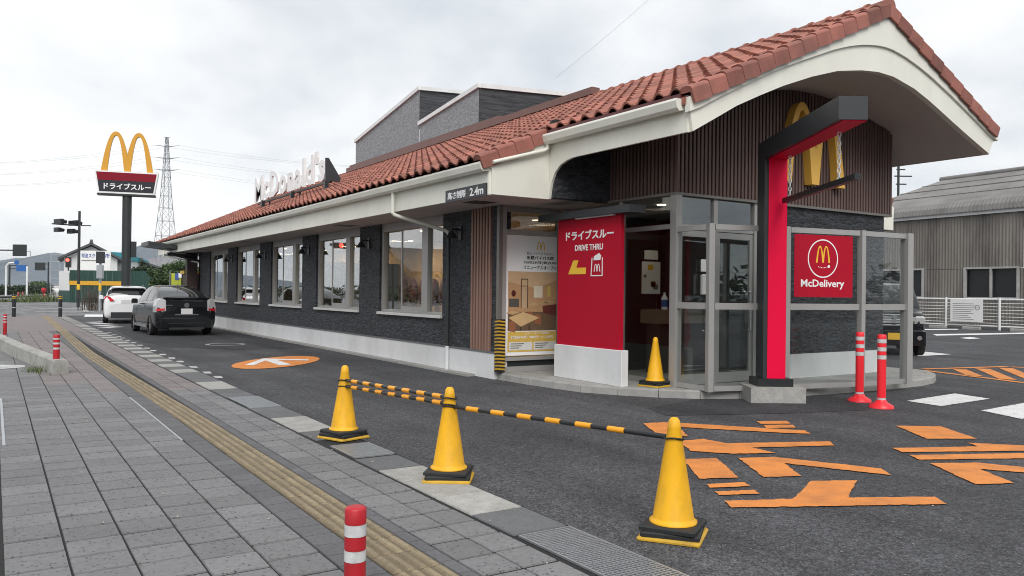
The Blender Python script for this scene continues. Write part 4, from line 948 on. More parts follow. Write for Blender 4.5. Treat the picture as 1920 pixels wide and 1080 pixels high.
for x0, x1 in ((7.23,7.70),(7.73,8.19)):
    pr_(rect(x0,x1,.475,.61), (.70,.70,.68), 'printed_box', 2)
    for k in range(3): pr_(rect(x0+.03,x0+.30-.05*k,.575-.035*k,.590-.035*k), (.15,.13,.10), 'printed_line', 3)

# delivery sign in the wind screen
a, b_ = SPn[2], SPn[3]; d = Vector((b_.x-a.x, b_.y-a.y, 0)).normalized(); nrm = Vector((d.y, -d.x, 0)); c = Vector(((a.x+b_.x)/2, (a.y+b_.y)/2, 1.43))
dsn = empty('delivery_sign', c, 0, 'square red McDelivery sign with circled arch emblem hanging in the glass screen', 'sign')
MD = frame_m(c-d*.03+nrm*.012, d, (0,0,1))
flat_poly(rect(-.54,.54,0,.90), MD, .004).build('panel', 'red_print', dsn)
M2 = MD @ Matrix.Translation((0,0,.0045))
mb = MB(); n = 40
for i in range(n):
    t0, t1 = 2*PI*i/n, 2*PI*(i+1)/n; P = [M2 @ Vector((r*math.cos(t)-.02, .56+r*math.sin(t), .001)) for r in (.262,.280) for t in (t0,t1)]; mb.add(P, [(0,1,3,2)])
mb.build('printed_circle', 'sign_white', dsn)
arch_mb(.13, .245, M2 @ Matrix.Translation((-.02,.50,0)), .002).build('printed_emblem', 'yellow_sign', dsn)
for k in range(9):
    r = .022 if k in (0,8) else .007; x = -.13+k*.0275; yy = .448-.022*math.sin(PI*k/8)
    flat_poly([(x+r*math.cos(t), yy+r*math.sin(t)) for t in [2*PI*i/12 for i in range(12)]], M2, .002).build('printed_dot', 'sign_white' if k != 0 else 'red_sign', dsn)
text('McDelivery', 'sign_white', M2 @ Matrix.Translation((-.02,.115,0)), dsn, w=.80, h=.14, ext=.002, bold=.02)

# entrance fittings
pb_ = empty('notice_poster', (9.8,10.58,1.2), 0, 'pale notice posters on the dark inner entrance door', 'poster')
mb = MB(); mb.box(9.58, 10.02, 10.585, 10.59, 1.45, 2.02); mb.build('sheet', 'paper', pb_)
for k in range(7):
    cx, cz, s = random.uniform(9.65,9.95), random.uniform(1.53,1.95), random.uniform(.03,.06)
    mb = MB(); mb.box(cx-s, cx+s, 10.581, 10.584, cz-s*.8, cz+s*.8); mb.build('printed_picture', random.choice(['maroon','yellow_sign','ink_grey']), pb_)
mb = MB(); mb.box(9.64, 9.96, 10.585, 10.59, 2.06, 2.22); mb.build('sheet', 'paper', pb_)
ct = empty('counter_table', (9.9,10.1,.11), 0, 'small wooden counter just inside the entrance glass', 'counter')
mb = MB(); mb.box(9.3, 10.6, 9.85, 10.3, .95, 1.18); mb.build('top', 'counter', ct)
mb = MB(); mb.box(9.4, 10.5, 9.93, 10.25, .113, .949); mb.build('body', 'brown_box', ct)
sb = empty('sanitizer_bottle', (9.55,9.98,1.18), 0, 'blue labelled sanitizer bottle on the entrance counter', 'bottle')
mb = MB(); mb.lathe([(.05,0),(.055,.02),(.055,.2),(.02,.25),(.02,.29)], (9.55,9.98,1.182), 14); mb.build('bottle', 'paper', sb)
mb = MB(); mb.lathe([(.0565,.05),(.0565,.17)], (9.55,9.98,1.182), 14); mb.build('label_band', 'blue_sign', sb)
ds2 = empty('sanitizer_dispenser', (9.05,8.40,1.45), 0, 'white wall dispenser on the entrance glass below a small notice', 'dispenser')
mb = MB(); mb.bevbox(8.78, 8.94, 8.36, 8.44, 1.45, 1.75, .02); mb.build('body', 'white_paint', ds2)
mb = MB(); mb.box(8.79, 8.93, 8.42, 8.43, 1.79, 1.97); mb.build('notice', 'paper', ds2)

# ================================================================ height gate
gp0 = at(11.1, 3.60)
gate = empty('height_gate', gp0, 0, 'black and red overhead height gate with hanging chained bar', 'height gate')
def G3(d, l, z): p = gp0 - VIEW*d + SIDE*l; return Vector((p.x, p.y, z))     # d towards the street, l to the right
MG = Matrix(((SIDE.x,-VIEW.x,0,0),(SIDE.y,-VIEW.y,0,0),(0,0,1,0),(0,0,0,1))) # local x right, y towards street
def gbox(mb, d0, d1, l0, l1, z0, z1): mb.obox(G3((d0+d1)/2, (l0+l1)/2, (z0+z1)/2), l1-l0, d1-d0, z1-z0, MG); return mb
gbox(MB(), -.30,.34,-.37,.37,-.01,.205).build('concrete_base', 'concrete_pale', gate)
gbox(MB(), -.2,.22,-.24,.24,.206,.31).build('foot', 'black', gate)
gbox(MB(), -.17,.15,-.155,.155,.311,3.575).build('post', 'charcoal', gate)
gbox(MB(), .151,.162,-.10,.150,.312,3.32).build('red_inlay', 'red_gate', gate)
gbox(MB(), .151,2.62,-.155,.155,3.325,3.575).build('beam', 'charcoal', gate)
gbox(MB(), .163,2.60,-.10,.150,3.312,3.324).build('red_inlay', 'red_gate', gate)
gbox(MB(), .25,2.55,.05,.12,2.70,2.765).build('hanging_bar', 'black', gate)
for d_ in (.45, 2.05):
    mb = MB(); z = 3.31; k = 0
    while z > 2.78:
        rl = [G3(d_+(.018*math.cos(t) if k%2 else 0), .085+(.018*math.cos(t) if not k%2 else 0), z-.028+.032*math.sin(t)) for t in [2*PI*i/8 for i in range(8)]]
        for i in range(8): mb.tube(rl[i], rl[(i+1)%8], .0075, n=4, cap=False)
        z -= .052; k += 1
    mb.build('chain', 'white_metal', gate)

# ================================================================ cones and bars
def make_cone(loc, rz_, label, group):
    e_ = empty('traffic_cone', (0,0,0), 0, label, 'traffic cone', group)
    mb = MB(); mb.bevbox(-.185,.185,-.185,.185,0,.022,.012); mb.build('base', 'base_yellow', e_)
    for k, (z, s, rr) in enumerate(((.023,.172,.05),(.053,.168,-.07))):
        mb = MB(); mb.bevbox(-s,s,-s,s,0,.029,.01); M = Matrix.Translation((0,0,z)) @ Matrix.Rotation(rr, 4, 'Z'); mb.v = [tuple(M @ Vector(p)) for p in mb.v]; mb.build('weight', 'rubber', e_)
    mb = MB(); mb.lathe([(.142,.083),(.142,.094),(.128,.100),(.122,.115),(.040,.640),(.041,.645),(.038,.66),(.033,.69),(.020,.706),(.0,.710)], n=28); mb.build('cone_body', 'cone_yellow', e_)
    e_.matrix_basis = Matrix.Translation(loc) @ Matrix.Rotation(rz_, 4, 'Z') @ Matrix.Rotation(R(.6), 4, 'Y')
    return e_
CG = 'yellow cones with black weights'
c1 = Vector((2.91,7.51,0)); c2 = Vector((2.98,5.47,0)); c3 = Vector((3.45,3.51,0)); c4 = Vector((8.08,8.62,.112))
cone = make_cone(c1, .35, 'yellow traffic cone at the far end of the barrier, beside the second drain grate', CG)
def cone_at(p, a, label): return dup(cone, Matrix.Translation(p) @ Matrix.Rotation(a, 4, 'Z'), label, CG)
cone_at(c2, .95, 'middle yellow traffic cone joining the double bars to the single bar')
cone_at(c3, .62, 'nearest and largest yellow traffic cone, beside the orange lettering')
cone_at(c4, .15, 'yellow traffic cone standing alone on the pad by the entrance door')
def bar(p, q_, label):
    p, q_ = Vector(p), Vector(q_); d = (q_-p).normalized(); L_ = (q_-p).length
    e_ = empty('cone_bar', (p+q_)/2, 0, label, 'barrier bar', 'striped bars between the cones')
    MB().tube(p+d*.05, q_-d*.05, .0165, n=12).build('pipe', 'black', e_)
    k = .20
    while k+.13 < L_-.1: MB().tube(p+d*k, p+d*(k+.13), .0185, n=12).build('orange_band', 'bar_orange', e_); k += .265
    for c, s in ((p,1),(q_,-1)):
        mb = MB(); pts = [c+Vector((.058*math.cos(t), .058*math.sin(t), .006*math.sin(t*2))) for t in [2*PI*i/20 for i in range(20)]]
        for i in range(20): mb.tube(pts[i], pts[(i+1)%20], .006, n=5, cap=False)
        mb.build('loop', 'rubber', e_); MB().tube(c+d*s*.05, c+d*s*.075, .013, n=8).build('end_cap', 'white_metal', e_)
bar(c1+Vector((0,0,.565)), c2+Vector((0,0,.625)), 'upper of the two orange and black bars between the far cones')
bar(c1+Vector((0,0,.505)), c2+Vector((0,0,.575)), 'lower of the two orange and black bars between the far cones')
bar(c2+Vector((0,0,.560)), c3+Vector((0,0,.585)), 'single orange and black bar reaching the nearest cone')

# ================================================================ bollards and posts
def banded(name, p, r, bands, label, cat, group=None, base=None, dome=True):
    e_ = empty(name, p, 0, label, cat, group); p = Vector(p)
    z = 0
    for k, (h, m) in enumerate(bands):
        pr = [(r,z),(r,z+h)] if not (k == len(bands)-1 and dome) else [(r,z),(r,z+h-r*.25),(r*.9,z+h-r*.08),(r*.6,z+h)]
        if m == 'reflective_white': pr = [(r+.001,z+.002),(r+.001,z+h-.002)]
        MB().lathe(pr, p, 20).build('band' if k < len(bands)-1 else 'cap', m, e_); z += h
    if base: MB().lathe(base, p, 20).build('base', bands[0][1], e_)
    return e_
RW = 'reflective_white'
banded('sidewalk_bollard', (1.42,3.5,0), .050, [(.20,'post_red'),(.054,RW),(.062,'post_red'),(.057,RW),(.078,'post_red')], 'red and white bollard in the foreground beside the yellow tactile strip', 'bollard')
db = [(.155,-.004),(.15,.03),(.075,.07),(.06,.10)]
fl = [(.10,'delineator_red'),(.03,RW),(.50,'delineator_red'),(.055,RW),(.05,'delineator_red'),(.055,RW),(.05,'delineator_red'),(.055,RW),(.06,'delineator_red')]
banded('flexible_post', (10.07,6.67,0), .055, fl, 'left of two red flexible posts with white bands by the glass screen', 'flexible post', 'red flexible posts', db)
banded('flexible_post', (9.76,6.15,0), .055, fl, 'right and nearer of two red flexible posts with white bands', 'flexible post', 'red flexible posts', db)
lp = [(.16,'post_red'),(.035,RW),(.05,'post_red'),(.035,RW),(.045,'post_red'),(.03,RW),(.055,'post_red')]
banded('barrier_post', (.90,15.45,.235), .05, lp, 'red and white post on the near end of the low concrete barrier', 'post', 'red and white posts at the left')
banded('barrier_post', (.30,28.3,.0), .05, [(.20,'post_red')]+lp, 'red and white post at the left edge farther down the sidewalk', 'post', 'red and white posts at the left')
yb = [(.42,'black'),(.03,RW),(.42,'black'),(.03,'yellow_sign'),(.05,'black'),(.03,'yellow_sign'),(.07,'black')]
banded('black_bollard', (2.71,44.16,0), .085, yb, 'black bollard with yellow rings at the right end of the sidewalk crossing', 'bollard', 'black bollards at the crossing')
banded('black_bollard', (.82,44.55,0), .085, yb, 'black bollard with yellow rings at the left end of the sidewalk crossing', 'bollard', 'black bollards at the crossing')
# low concrete barrier
cb = MB(); pts = [(.96,15.25),(.72,17.2),(.46,19.4),(.22,21.8),(0.0,24.2),(-.18,26.6),(-.3,29)]
secs = []
for i, (x, y) in enumerate(pts):
    a = Vector(pts[max(0,i-1)]); b_ = Vector(pts[min(len(pts)-1,i+1)]); t = (b_-a).normalized(); n_ = Vector((-t.y, t.x)); hh = .235+.012*i
    secs.append([(x+n_.x*s, y+n_.y*s, z) for s, z in ((-.115,-.02),(-.105,hh-.03),(-.08,hh),(.08,hh),(.105,hh-.03),(.115,-.02))])
for A, B in zip(secs[:-1], secs[1:]):
    for k in range(5): cb.add([A[k],A[k+1],B[k+1],B[k]], [(0,1,2,3)])
cb.add(secs[0], [tuple(range(6))]); cb.add(secs[-1], [tuple(reversed(range(6)))])
o = cb.build('concrete_barrier', 'mossy_concrete'); tag(o, 'low weathered concrete barrier along the left edge of the sidewalk', 'barrier')
wd = MB()
for k in range(140):
    x, y = .62+random.gauss(0,.10), 15.9+random.gauss(0,.28); h = random.uniform(.03,.12); a = random.uniform(0,6.28)
    wd.add([(x-.008*math.cos(a),y-.008*math.sin(a),-.01),(x+.008*math.cos(a),y+.008*math.sin(a),-.01),(x+random.uniform(-.05,.05),y+random.uniform(-.05,.05),h)], [(0,1,2)])
o = wd.build('weeds', 'grass'); tag(o, 'small weeds at the foot of the concrete barrier', 'weeds', kind='stuff')
# litter: a few leaves and grit
lm = MB()
for k in range(70):
    x, y = random.choice([(random.uniform(2.4,2.7), random.uniform(3.2,9)), (random.uniform(3,8), random.uniform(3,16)), (random.uniform(.2,1.5), random.uniform(4,12))]); a = random.uniform(0,6.28); s = random.uniform(.006,.016)
    lm.add([(x+s*math.cos(a+t)*(.5 if t%3 else 1), y+s*math.sin(a+t), .007+.004*math.sin(t*9)) for t in (0,1.5,3.1,4.7)], [(0,1,2,3)])
o = lm.build('litter', 'scrap'); tag(o, 'tiny pale scraps and dry leaves scattered on the ground', 'litter', kind='stuff')
# ================================================================ cars
def cr(p0, p1, p2, p3, t):
    return .5*((2*p1)+(-p0+p2)*t+(2*p0-5*p1+4*p2-p3)*t*t+(-p0+3*p1-3*p2+p3)*t*t*t)
class Shell:
    """smooth car skin from cross sections (y, zb, zmid, zbelt, ztop, half width, top half width)"""
    def __init__(s, secs):
        s.P = []
        for y, zb, zm, zl, zt, w, wt in secs:
            s.P.append([Vector(p) for p in ((0,y,zb),(w*.80,y,zb),(w*.97,y,zb+.10*(zm-zb)/.4),(w,y,zm),(w*.975,y,zl-.06),(w*.93,y,zl),((w*.93+wt)/2+.02,y,(zl+zt)/2),(wt,y,zt-.05),(wt*.62,y,zt-.008),(0,y,zt))])
    def at(s, a, b):
        n, m = len(s.P), len(s.P[0]); i = min(int(a), n-2); j = min(int(b), m-2); fa, fb = a-i, b-j
        g = lambda k: max(0, min(n-1, k)); h = lambda k: max(0, min(m-1, k)); rows = []
        for k in (i-1, i, i+1, i+2):
            r = s.P[g(k)]
            rows.append(cr(r[h(j-1)], r[j], r[j+1], r[h(j+2)], fb))
        return cr(*rows, fa)
    def patch(s, a0, a1, b0, b1, na, nb, off=0.0, mirror=False):
        mb = MB(); vs_ = []
        for i in range(na+1):
            for j in range(nb+1):
                a, b = a0+(a1-a0)*i/na, b0+(b1-b0)*j/nb; p = s.at(a, b)
                if off:
                    e_ = .02; da = s.at(min(a+e_, len(s.P)-1), b)-s.at(max(a-e_, 0), b); db_ = s.at(a, min(b+e_, 9))-s.at(a, max(b-e_, 0)); n_ = db_.cross(da)
                    if n_.length > 0:
                        n_.normalize(); c = Vector((0,p.y,.6)); 
                        if n_.dot(p-c) < 0: n_ = -n_
                        p = p+n_*off
                vs_.append((-p.x if mirror else p.x, p.y, p.z))
        fs = [(i*(nb+1)+j, (i+1)*(nb+1)+j, (i+1)*(nb+1)+j+1, i*(nb+1)+j+1) for i in range(na) for j in range(nb)]
        return mb.add(vs_, fs, True)
def wheel(car, x, y, r, s):
    mb = MB(); n = 28; prof = [(-.10,r*.70),(-.10,r*.93),(-.07,r),(.07,r),(.10,r*.93),(.10,r*.70)]
    for (xa, ra), (xb, rb) in zip(prof[:-1], prof[1:]):
        for i in range(n):
            a, b_ = 2*PI*i/n, 2*PI*(i+1)/n; mb.add([(x+q_*s, y+rr*math.cos(t), r+rr*math.sin(t)) for q_, rr, t in ((xa,ra,a),(xb,rb,a),(xb,rb,b_),(xa,ra,b_))], [(0,1,2,3)], True)
    wh = mb.build('wheel', 'tyre', car)
    mb = MB()
    for k in range(10):
        t = 2*PI*k/10; d = Vector((0,math.cos(t),math.sin(t))); p = Vector((x+.06*s,y,r)); mb.tube(p+d*.05, p+d*r*.68, .022, .018, n=5)
    mb.tube((x+.02*s,y,r),(x+.075*s,y,r),.06,n=10)
    for i in range(n):
        a, b_ = 2*PI*i/n, 2*PI*(i+1)/n; mb.add([(x+q_*s, y+rr*math.cos(t), r+rr*math.sin(t)) for q_, rr, t in ((.08,r*.72,a),(.095,r*.66,a),(.095,r*.66,b_),(.08,r*.72,b_))], [(0,1,2,3)], True)
    mb.build('rim', 'alloy', wh)
    mb = MB(); mb.tube((x-.09*s,y,r),(x-.02*s,y,r),r*.70,n=18); mb.build('hub_shadow', 'tyre', wh)
def patch2(sh, name, m, car, a0, a1, b0, b1, na=6, nb=4, off=.006):
    for mir in (False, True): sh.patch(a0, a1, b0, b1, na, nb, off, mir).build(name, m, car)
def full(sh, m, car):
    mb = MB(); n, k = len(sh.P)-1, 9
    for mir in (False, True):
        p = sh.patch(0, n, 0, k, n*4, k*4, 0, mir); mb.add(p.v, p.f, True)
    for a in (0, n):
        ring = [sh.at(a, j/2) for j in range(0, 19)]; vs_ = [(p.x,p.y,p.z) for p in ring]+[(-p.x,p.y,p.z) for p in reversed(ring[1:-1])]; mb.add(vs_, [tuple(range(len(vs_)))])
    return mb.build('body', m, car)
def place(car, loc, rz_): car.matrix_basis = Matrix.Translation(loc) @ Matrix.Rotation(rz_, 4, 'Z')

# --- dark hatchback (tail towards the camera)
hk = empty('hatchback_car', (0,0,0), 0, 'black liftback car with clear tail lamps waiting in the drive-through lane', 'car')
S1 = Shell([(-2.26,.40,.56,.70,.76,.70,.62),(-2.21,.27,.60,.88,.99,.83,.70),(-2.12,.23,.62,1.00,1.12,.87,.72),(-1.95,.21,.62,1.03,1.17,.885,.69),(-1.35,.20,.62,1.03,1.36,.89,.64),(-.65,.20,.60,1.01,1.49,.89,.60),(.05,.20,.60,.99,1.535,.89,.59),(.65,.20,.58,.97,1.43,.89,.59),(1.25,.20,.58,.95,1.12,.885,.62),(1.6,.20,.56,.90,.98,.87,.66),(2.1,.22,.50,.74,.80,.78,.55),(2.23,.30,.48,.60,.63,.60,.40)])
full(S1, 'car_black', hk)
patch2(S1, 'rear_window', 'glass_dark', hk, 3.1, 4.9, 7.1, 9, 8, 6)
patch2(S1, 'side_window', 'glass_dark', hk, 3.95, 5.15, 5.2, 6.9, 6, 3); patch2(S1, 'side_window', 'glass_dark', hk, 5.25, 7.3, 5.2, 6.9, 8, 3)
for s in (-1,1):
    lp_ = [(.60,.76),(.87,.72),(.87,.90),(.82,1.08),(.70,1.14),(.60,1.08)]
    mb = MB(); mb.prism(lp_, lambda x,z: (s*x,-2.29+.10*max(0,(x-.62)/.24)**2+.05*max(0,(z-.85)/.28),z), lambda x,z: (s*(x+.03),-1.93,z)); tlm = mb.build('tail_lamp', 'tail_clear', hk)
    mb = MB(); mb.prism([(.63,.785),(.85,.75),(.853,.82),(.63,.84)], lambda x,z: (s*x,-2.296+.10*max(0,(x-.62)/.24)**2,z), lambda x,z: (s*(x+.03),-2.0,z)); mb.build('red_lens', 'tail_red', tlm)
mb = MB(); mb.bevbox(-.68,.68,-2.17,-1.98,1.125,1.165,.012); mb.build('spoiler', 'car_black', hk)
mb = MB(); mb.box(-.60,.60,-2.236,-2.19,.84,1.10); mb.build('lower_glass', 'glass_dark', hk)
mb = MB(); mb.box(-.165,.165,-2.275,-2.24,.665,.83); mb.build('number_plate', 'plate_grey', hk)
mb = MB(); mb.tube((0,-2.25,.93),(0,-2.225,.93),.075,n=20); mb.build('badge', 'chrome', hk)
mb = MB(); mb.box(-.34,.34,-2.265,-2.24,.635,.652); mb.box(-.62,-.40,-2.245,-2.20,.92,.94); mb.build('trim', 'chrome', hk)
mb = MB(); mb.bevbox(-.80,.80,-2.29,-1.9,.24,.62,.09); mb.build('bumper', 'car_black', hk)
mb = MB(); mb.box(-.55,.55,-2.30,-2.28,.38,.40); mb.box(-.5,.5,-2.295,-2.2,.20,.26); mb.build('diffuser', 'black_rough', hk)
for s in (-1,1):
    for yy in (-1.38, 1.32): wheel(hk, s*.80, yy, .315, s)
    mb = MB(); mb.bevbox(s*.98-.09, s*.98+.09, .50,.62,.95,1.10,.03); mb.build('mirror', 'car_black', hk)
    mb = MB(); mb.box(s*.89-.015, s*.89+.015, -1.0,.95,.22,.30); mb.build('sill', 'alloy', hk)
    for yy in (-.55,.45):
        mb = MB(); mb.box(s*.90-.012, s*.90+.012, yy-.09, yy+.09,.86,.885); mb.build('door_handle', 'chrome', hk)
mb = MB(); mb.tube((0,-.9,1.45),(0,-1.1,1.60),.006,n=5); mb.build('antenna', 'black', hk)
place(hk, (4.86, 28.05, 0), R(2))

# --- white wagon ahead of it
wg = empty('wagon_car', (0,0,0), 0, 'white estate car with red tail lamp ahead of the black liftback', 'car')
S2 = Shell([(-2.33,.42,.58,.74,.80,.70,.60),(-2.28,.30,.62,.98,1.06,.84,.70),(-2.18,.25,.64,1.02,1.28,.87,.66),(-2.02,.22,.64,1.03,1.44,.885,.64),(-1.6,.20,.62,1.03,1.50,.89,.63),(-.8,.20,.60,1.01,1.52,.89,.62),(0,.20,.60,.99,1.52,.89,.61),(.6,.20,.58,.97,1.44,.89,.60),(1.15,.20,.58,.95,1.14,.885,.62),(1.6,.20,.56,.90,1.00,.87,.66),(2.1,.22,.50,.76,.84,.78,.55),(2.30,.30,.48,.60,.66,.60,.40)])
full(S2, 'car_white', wg)
patch2(S2, 'rear_window', 'glass_dark', wg, 1.35, 2.75, 6.3, 9, 6, 6)
patch2(S2, 'side_window', 'glass_dark', wg, 2.9, 4.6, 5.3, 6.8, 6, 3); patch2(S2, 'side_window', 'glass_dark', wg, 4.7, 7.3, 5.3, 6.8, 8, 3)
for s in (-1,1):
    mb = MB(); mb.prism([(.50,.92),(.60,.90),(.84,.88),(.86,1.0),(.82,1.10),(.66,1.08)], lambda x,z: (s*x,-2.37+.16*max(0,(x-.5)/.36)**2,z), lambda x,z: (s*(x+.02),-2.0,z)); mb.build('tail_lamp', 'tail_red', wg)
mb = MB(); mb.bevbox(-.62,.62,-2.24,-1.96,1.43,1.475,.012); mb.build('spoiler', 'car_white', wg)
mb = MB(); mb.box(-.62,.62,-2.35,-2.32,.22,.46); mb.build('diffuser', 'black_rough', wg)
mb = MB(); mb.box(-.26,.26,-2.34,-2.315,.80,.95); mb.build('plate_recess', 'plate_grey', wg)
for s in (-1,1):
    for yy in (-1.4,1.3): wheel(wg, s*.80, yy, .325, s)
    mb = MB(); mb.bevbox(s*.98-.09, s*.98+.09,.5,.62,.95,1.10,.03); mb.build('mirror', 'car_white', wg)
    mb = MB(); mb.tube((s*.60,-1.9,1.50),(s*.60,.2,1.545),.018,n=6); mb.build('roof_rail', 'black', wg)
place(wg, (4.78, 37.6, 0), R(-6))

# --- black van parked behind the entrance, nose towards the camera
vn = empty('parked_van', (0,0,0), 0, 'black van with chrome grille and yellow plate parked beyond the glass screen', 'van')
S3 = Shell([(-1.70,.35,.6,.9,1.0,.68,.6),(-1.66,.28,.6,1.0,1.75,.72,.60),(-1.2,.22,.6,1.0,1.80,.735,.63),(-.4,.22,.6,1.0,1.80,.735,.63),(.4,.22,.6,1.0,1.78,.735,.62),(.85,.22,.6,1.02,1.55,.735,.62),(1.2,.22,.6,1.03,1.18,.73,.64),(1.5,.24,.6,1.0,1.10,.71,.62),(1.66,.28,.58,.90,1.0,.66,.56),(1.72,.36,.56,.76,.84,.55,.45)])
full(S3, 'car_black', vn)
patch2(S3, 'windshield', 'glass_dark', vn, 4.25, 5.8, 7.0, 9, 6, 5); patch2(S3, 'side_window', 'glass_dark', vn, 2.2, 4.6, 5.3, 6.8, 6, 3)
for k in range(5):
    mb = MB(); mb.bevbox(-.40,.40,1.66,1.735-.006*k,.74+.062*k,.772+.062*k,.006); mb.build('grille_bar', 'chrome', vn)
mb = MB(); mb.tube((0,1.72,.95),(0,1.75,.95),.06,n=16); mb.build('badge', 'chrome', vn)
mb = MB(); mb.bevbox(-.70,.70,1.5,1.76,.26,.66,.06); mb.build('bumper', 'car_black', vn)
mb = MB(); mb.box(-.165,.165,1.762,1.775,.40,.565); mb.build('number_plate', 'plate_yellow', vn)
for s in (-1,1):
    mb = MB(); mb.bevbox(s*.56-.13, s*.56+.13,1.52,1.70,.80,.98,.04); mb.build('headlamp', 'tail_clear', vn)
    mb = MB(); mb.tube((s*.55,1.74,.45),(s*.55,1.77,.45),.055,n=14); mb.build('fog_lamp', 'chrome', vn)
    for yy in (-1.15,1.12): wheel(vn, s*.66, yy, .28, s)
place(vn, (19.86, 12.5, 0), R(131.3))
# ================================================================ tall pole sign
p0 = at(46, -22.2)
ps = empty('pole_sign', p0, 0, 'tall pole sign with yellow double arch over a red and grey drive-through board', 'sign')
MB().lathe([(.25,-.02),(.25,6.85)], p0, 20).build('pole', 'dark_steel', ps)
mb = MB(); mb.box(p0.x+.2,p0.x+.5,p0.y-.2,p0.y+.15,3.2,4.1); mb.build('junction_box', 'dark_steel', ps)
rv = (SIDE+VIEW*.34).normalized(); MS = frame_m(Vector((p0.x,p0.y,6.80)) - VIEW*.02, rv, (0,0,1))
T_ = lambda x, y, z: MS @ Vector((x,y,z))
def slab(name, pts, z0, z1, m):
    mb = MB(); mb.prism(pts, lambda x,y: T_(x,y,z0), lambda x,y: T_(x,y,z1)); return mb.build(name, m, ps)
slab('sign_box', [(-1.46,.0),(1.46,.0),(1.66,1.28),(-1.66,1.28)], -.27, .27, 'white_paint')
slab('base_rail', [(-1.52,-.10),(1.52,-.10),(1.52,-.002),(-1.52,-.002)], -.30, .30, 'black')
slab('grey_band', [(-1.40,.10),(1.40,.10),(1.50,.74),(-1.50,.74)], .272, .285, 'band_grey')
slab('red_band', [(-1.50,.742),(1.50,.742),(1.575,1.20),(-1.575,1.20)], .272, .285, 'band_red')
text('ドライブスルー', 'sign_white', MS @ Matrix.Translation((.05,.24,.287)), ps, w=2.45, h=.36, ext=.01, bold=.022)
arch_mb(1.36, 2.26, MS @ Matrix.Translation((0,1.30,-.12)), .24).build('double_arch', 'arch_gold', ps)

# ================================================================ signal pole with four heads seen edge-on
q0 = at(58, -31.43); sg = empty('signal_pole', q0, 0, 'black pole with traffic signal heads seen from behind, left of the pole sign', 'traffic signal')
MB().tube((q0.x,q0.y,0),(q0.x,q0.y,6.95),.11,.085).build('pole', 'dark_steel', sg)
def W3(D, L, z): p = at(D, L, z); return p
mb = MB(); mb.tube(W3(58,-31.4,5.9), W3(58.5,-33.7,6.05), .05); mb.build('arm', 'dark_steel', sg); MB().tube(W3(58,-31.3,5.9), W3(58,-30.6,5.9), .04).build('arm', 'dark_steel', sg)
def head(Lc, z, w, h, parent):
    mb = MB(); c = W3(58.3, Lc, z); Mh = Matrix.Rotation(-TH+R(-35), 4, 'Z'); mb.obox(c, w, .22, h, Mh)
    for k in (-1,0,1):
        cc = c+(Mh @ Vector((k*w*.31,0,0))); dd = Mh @ Vector((0,1,0)); mb.tube(cc+dd*.1+Vector((0,0,.02)), cc+dd*.38+Vector((0,0,-.02)), h*.42, h*.36, n=12)
    mb.build('signal_head', 'black', parent)
head(-33.1, 6.2, 1.05, .36, sg); head(-32.0, 6.1, 1.15, .36, sg); head(-33.2, 5.6, .62, .32, sg); head(-32.2, 5.5, .75, .34, sg)
mb = MB(); mb.lathe([(.115,1.25),(.115,1.65)], q0, 12); mb.build('warning_band', 'yellow_sign', sg)
# --- pedestrian signal pole by the lane
q1 = at(47, -24.2); sg2 = empty('pedestrian_signal', q1, 0, 'grey signal box on a slim pole in front of the green hoarding', 'traffic signal')
MB().tube((q1.x,q1.y,0),(q1.x,q1.y,3.3),.075).build('pole', 'galv', sg2)
mb = MB(); mb.obox((q1.x,q1.y,3.2), .38, .3, .68, Matrix.Rotation(-TH, 4, 'Z')); mb.build('signal_head', 'dark_steel', sg2)
mb = MB(); mb.obox((q1.x-.02,q1.y-.1,2.35), .32, .22, .78, Matrix.Rotation(-TH, 4, 'Z')); mb.build('control_box', 'galv', sg2)
mb = MB(); mb.lathe([(.08,1.25),(.08,1.68)], q1, 12); mb.build('warning_band', 'yellow_sign', sg2)
# --- lit red signal
q2 = at(82, -45.5); sg3 = empty('red_signal', q2, 0, 'pedestrian signal showing a bright red lamp above the white end panel', 'traffic signal')
MB().tube((q2.x,q2.y,0),(q2.x,q2.y,4.3),.07).build('pole', 'dark_steel', sg3)
mb = MB(); mb.obox((q2.x,q2.y,3.95), .46, .3, 1.05, Matrix.Rotation(-TH, 4, 'Z')); mb.build('signal_head', 'black', sg3)
mb = MB(); c = q2-VIEW*.16; mb.tube((c.x,c.y,4.18),(c.x-.02*VIEW.x,c.y-.02*VIEW.y,4.18),.17,n=16); mb.build('lamp', 'signal_red', sg3)

# ================================================================ green hoarding
hd = empty('green_hoarding', at(75,-36), 0, 'green corrugated site hoarding with a yellow stripe behind the cars', 'fence')
def hpanel(L0, L1, D0, D1, z0, z1, m, name='panel'):
    mb = MB(); n = 4; A = []; 
    for i in range(n*2+1):
        t = i/(n*2); o_ = -.03 if i%2 else .03; A.append(at(D0+(D1-D0)*t+o_, L0+(L1-L0)*t))
    mb.strip([(p.x,p.y,z0) for p in A], [(p.x,p.y,z1) for p in A]); return mb.build(name, m, hd)
N_ = 26
for i in range(N_):
    L0 = -41.5+i*.55; hpanel(L0, L0+.545, 75+.05*i, 75.05+.05*i, 0, 3.02, 'hoarding_green')
    if i < 9: mb = MB(); a = at(74.93+.05*i, L0); b_ = at(74.98+.05*i, L0+.55); mb.strip([(a.x,a.y,1.62),(b_.x,b_.y,1.62)], [(a.x,a.y,2.02),(b_.x,b_.y,2.02)]); mb.build('yellow_stripe', 'hoarding_yellow', hd)
hpanel(-43.9,-42.7,77.5,76.2,0,1.1,'hoarding_green'); hpanel(-42.7,-41.5,76.2,75,0,1.1,'hoarding_green')
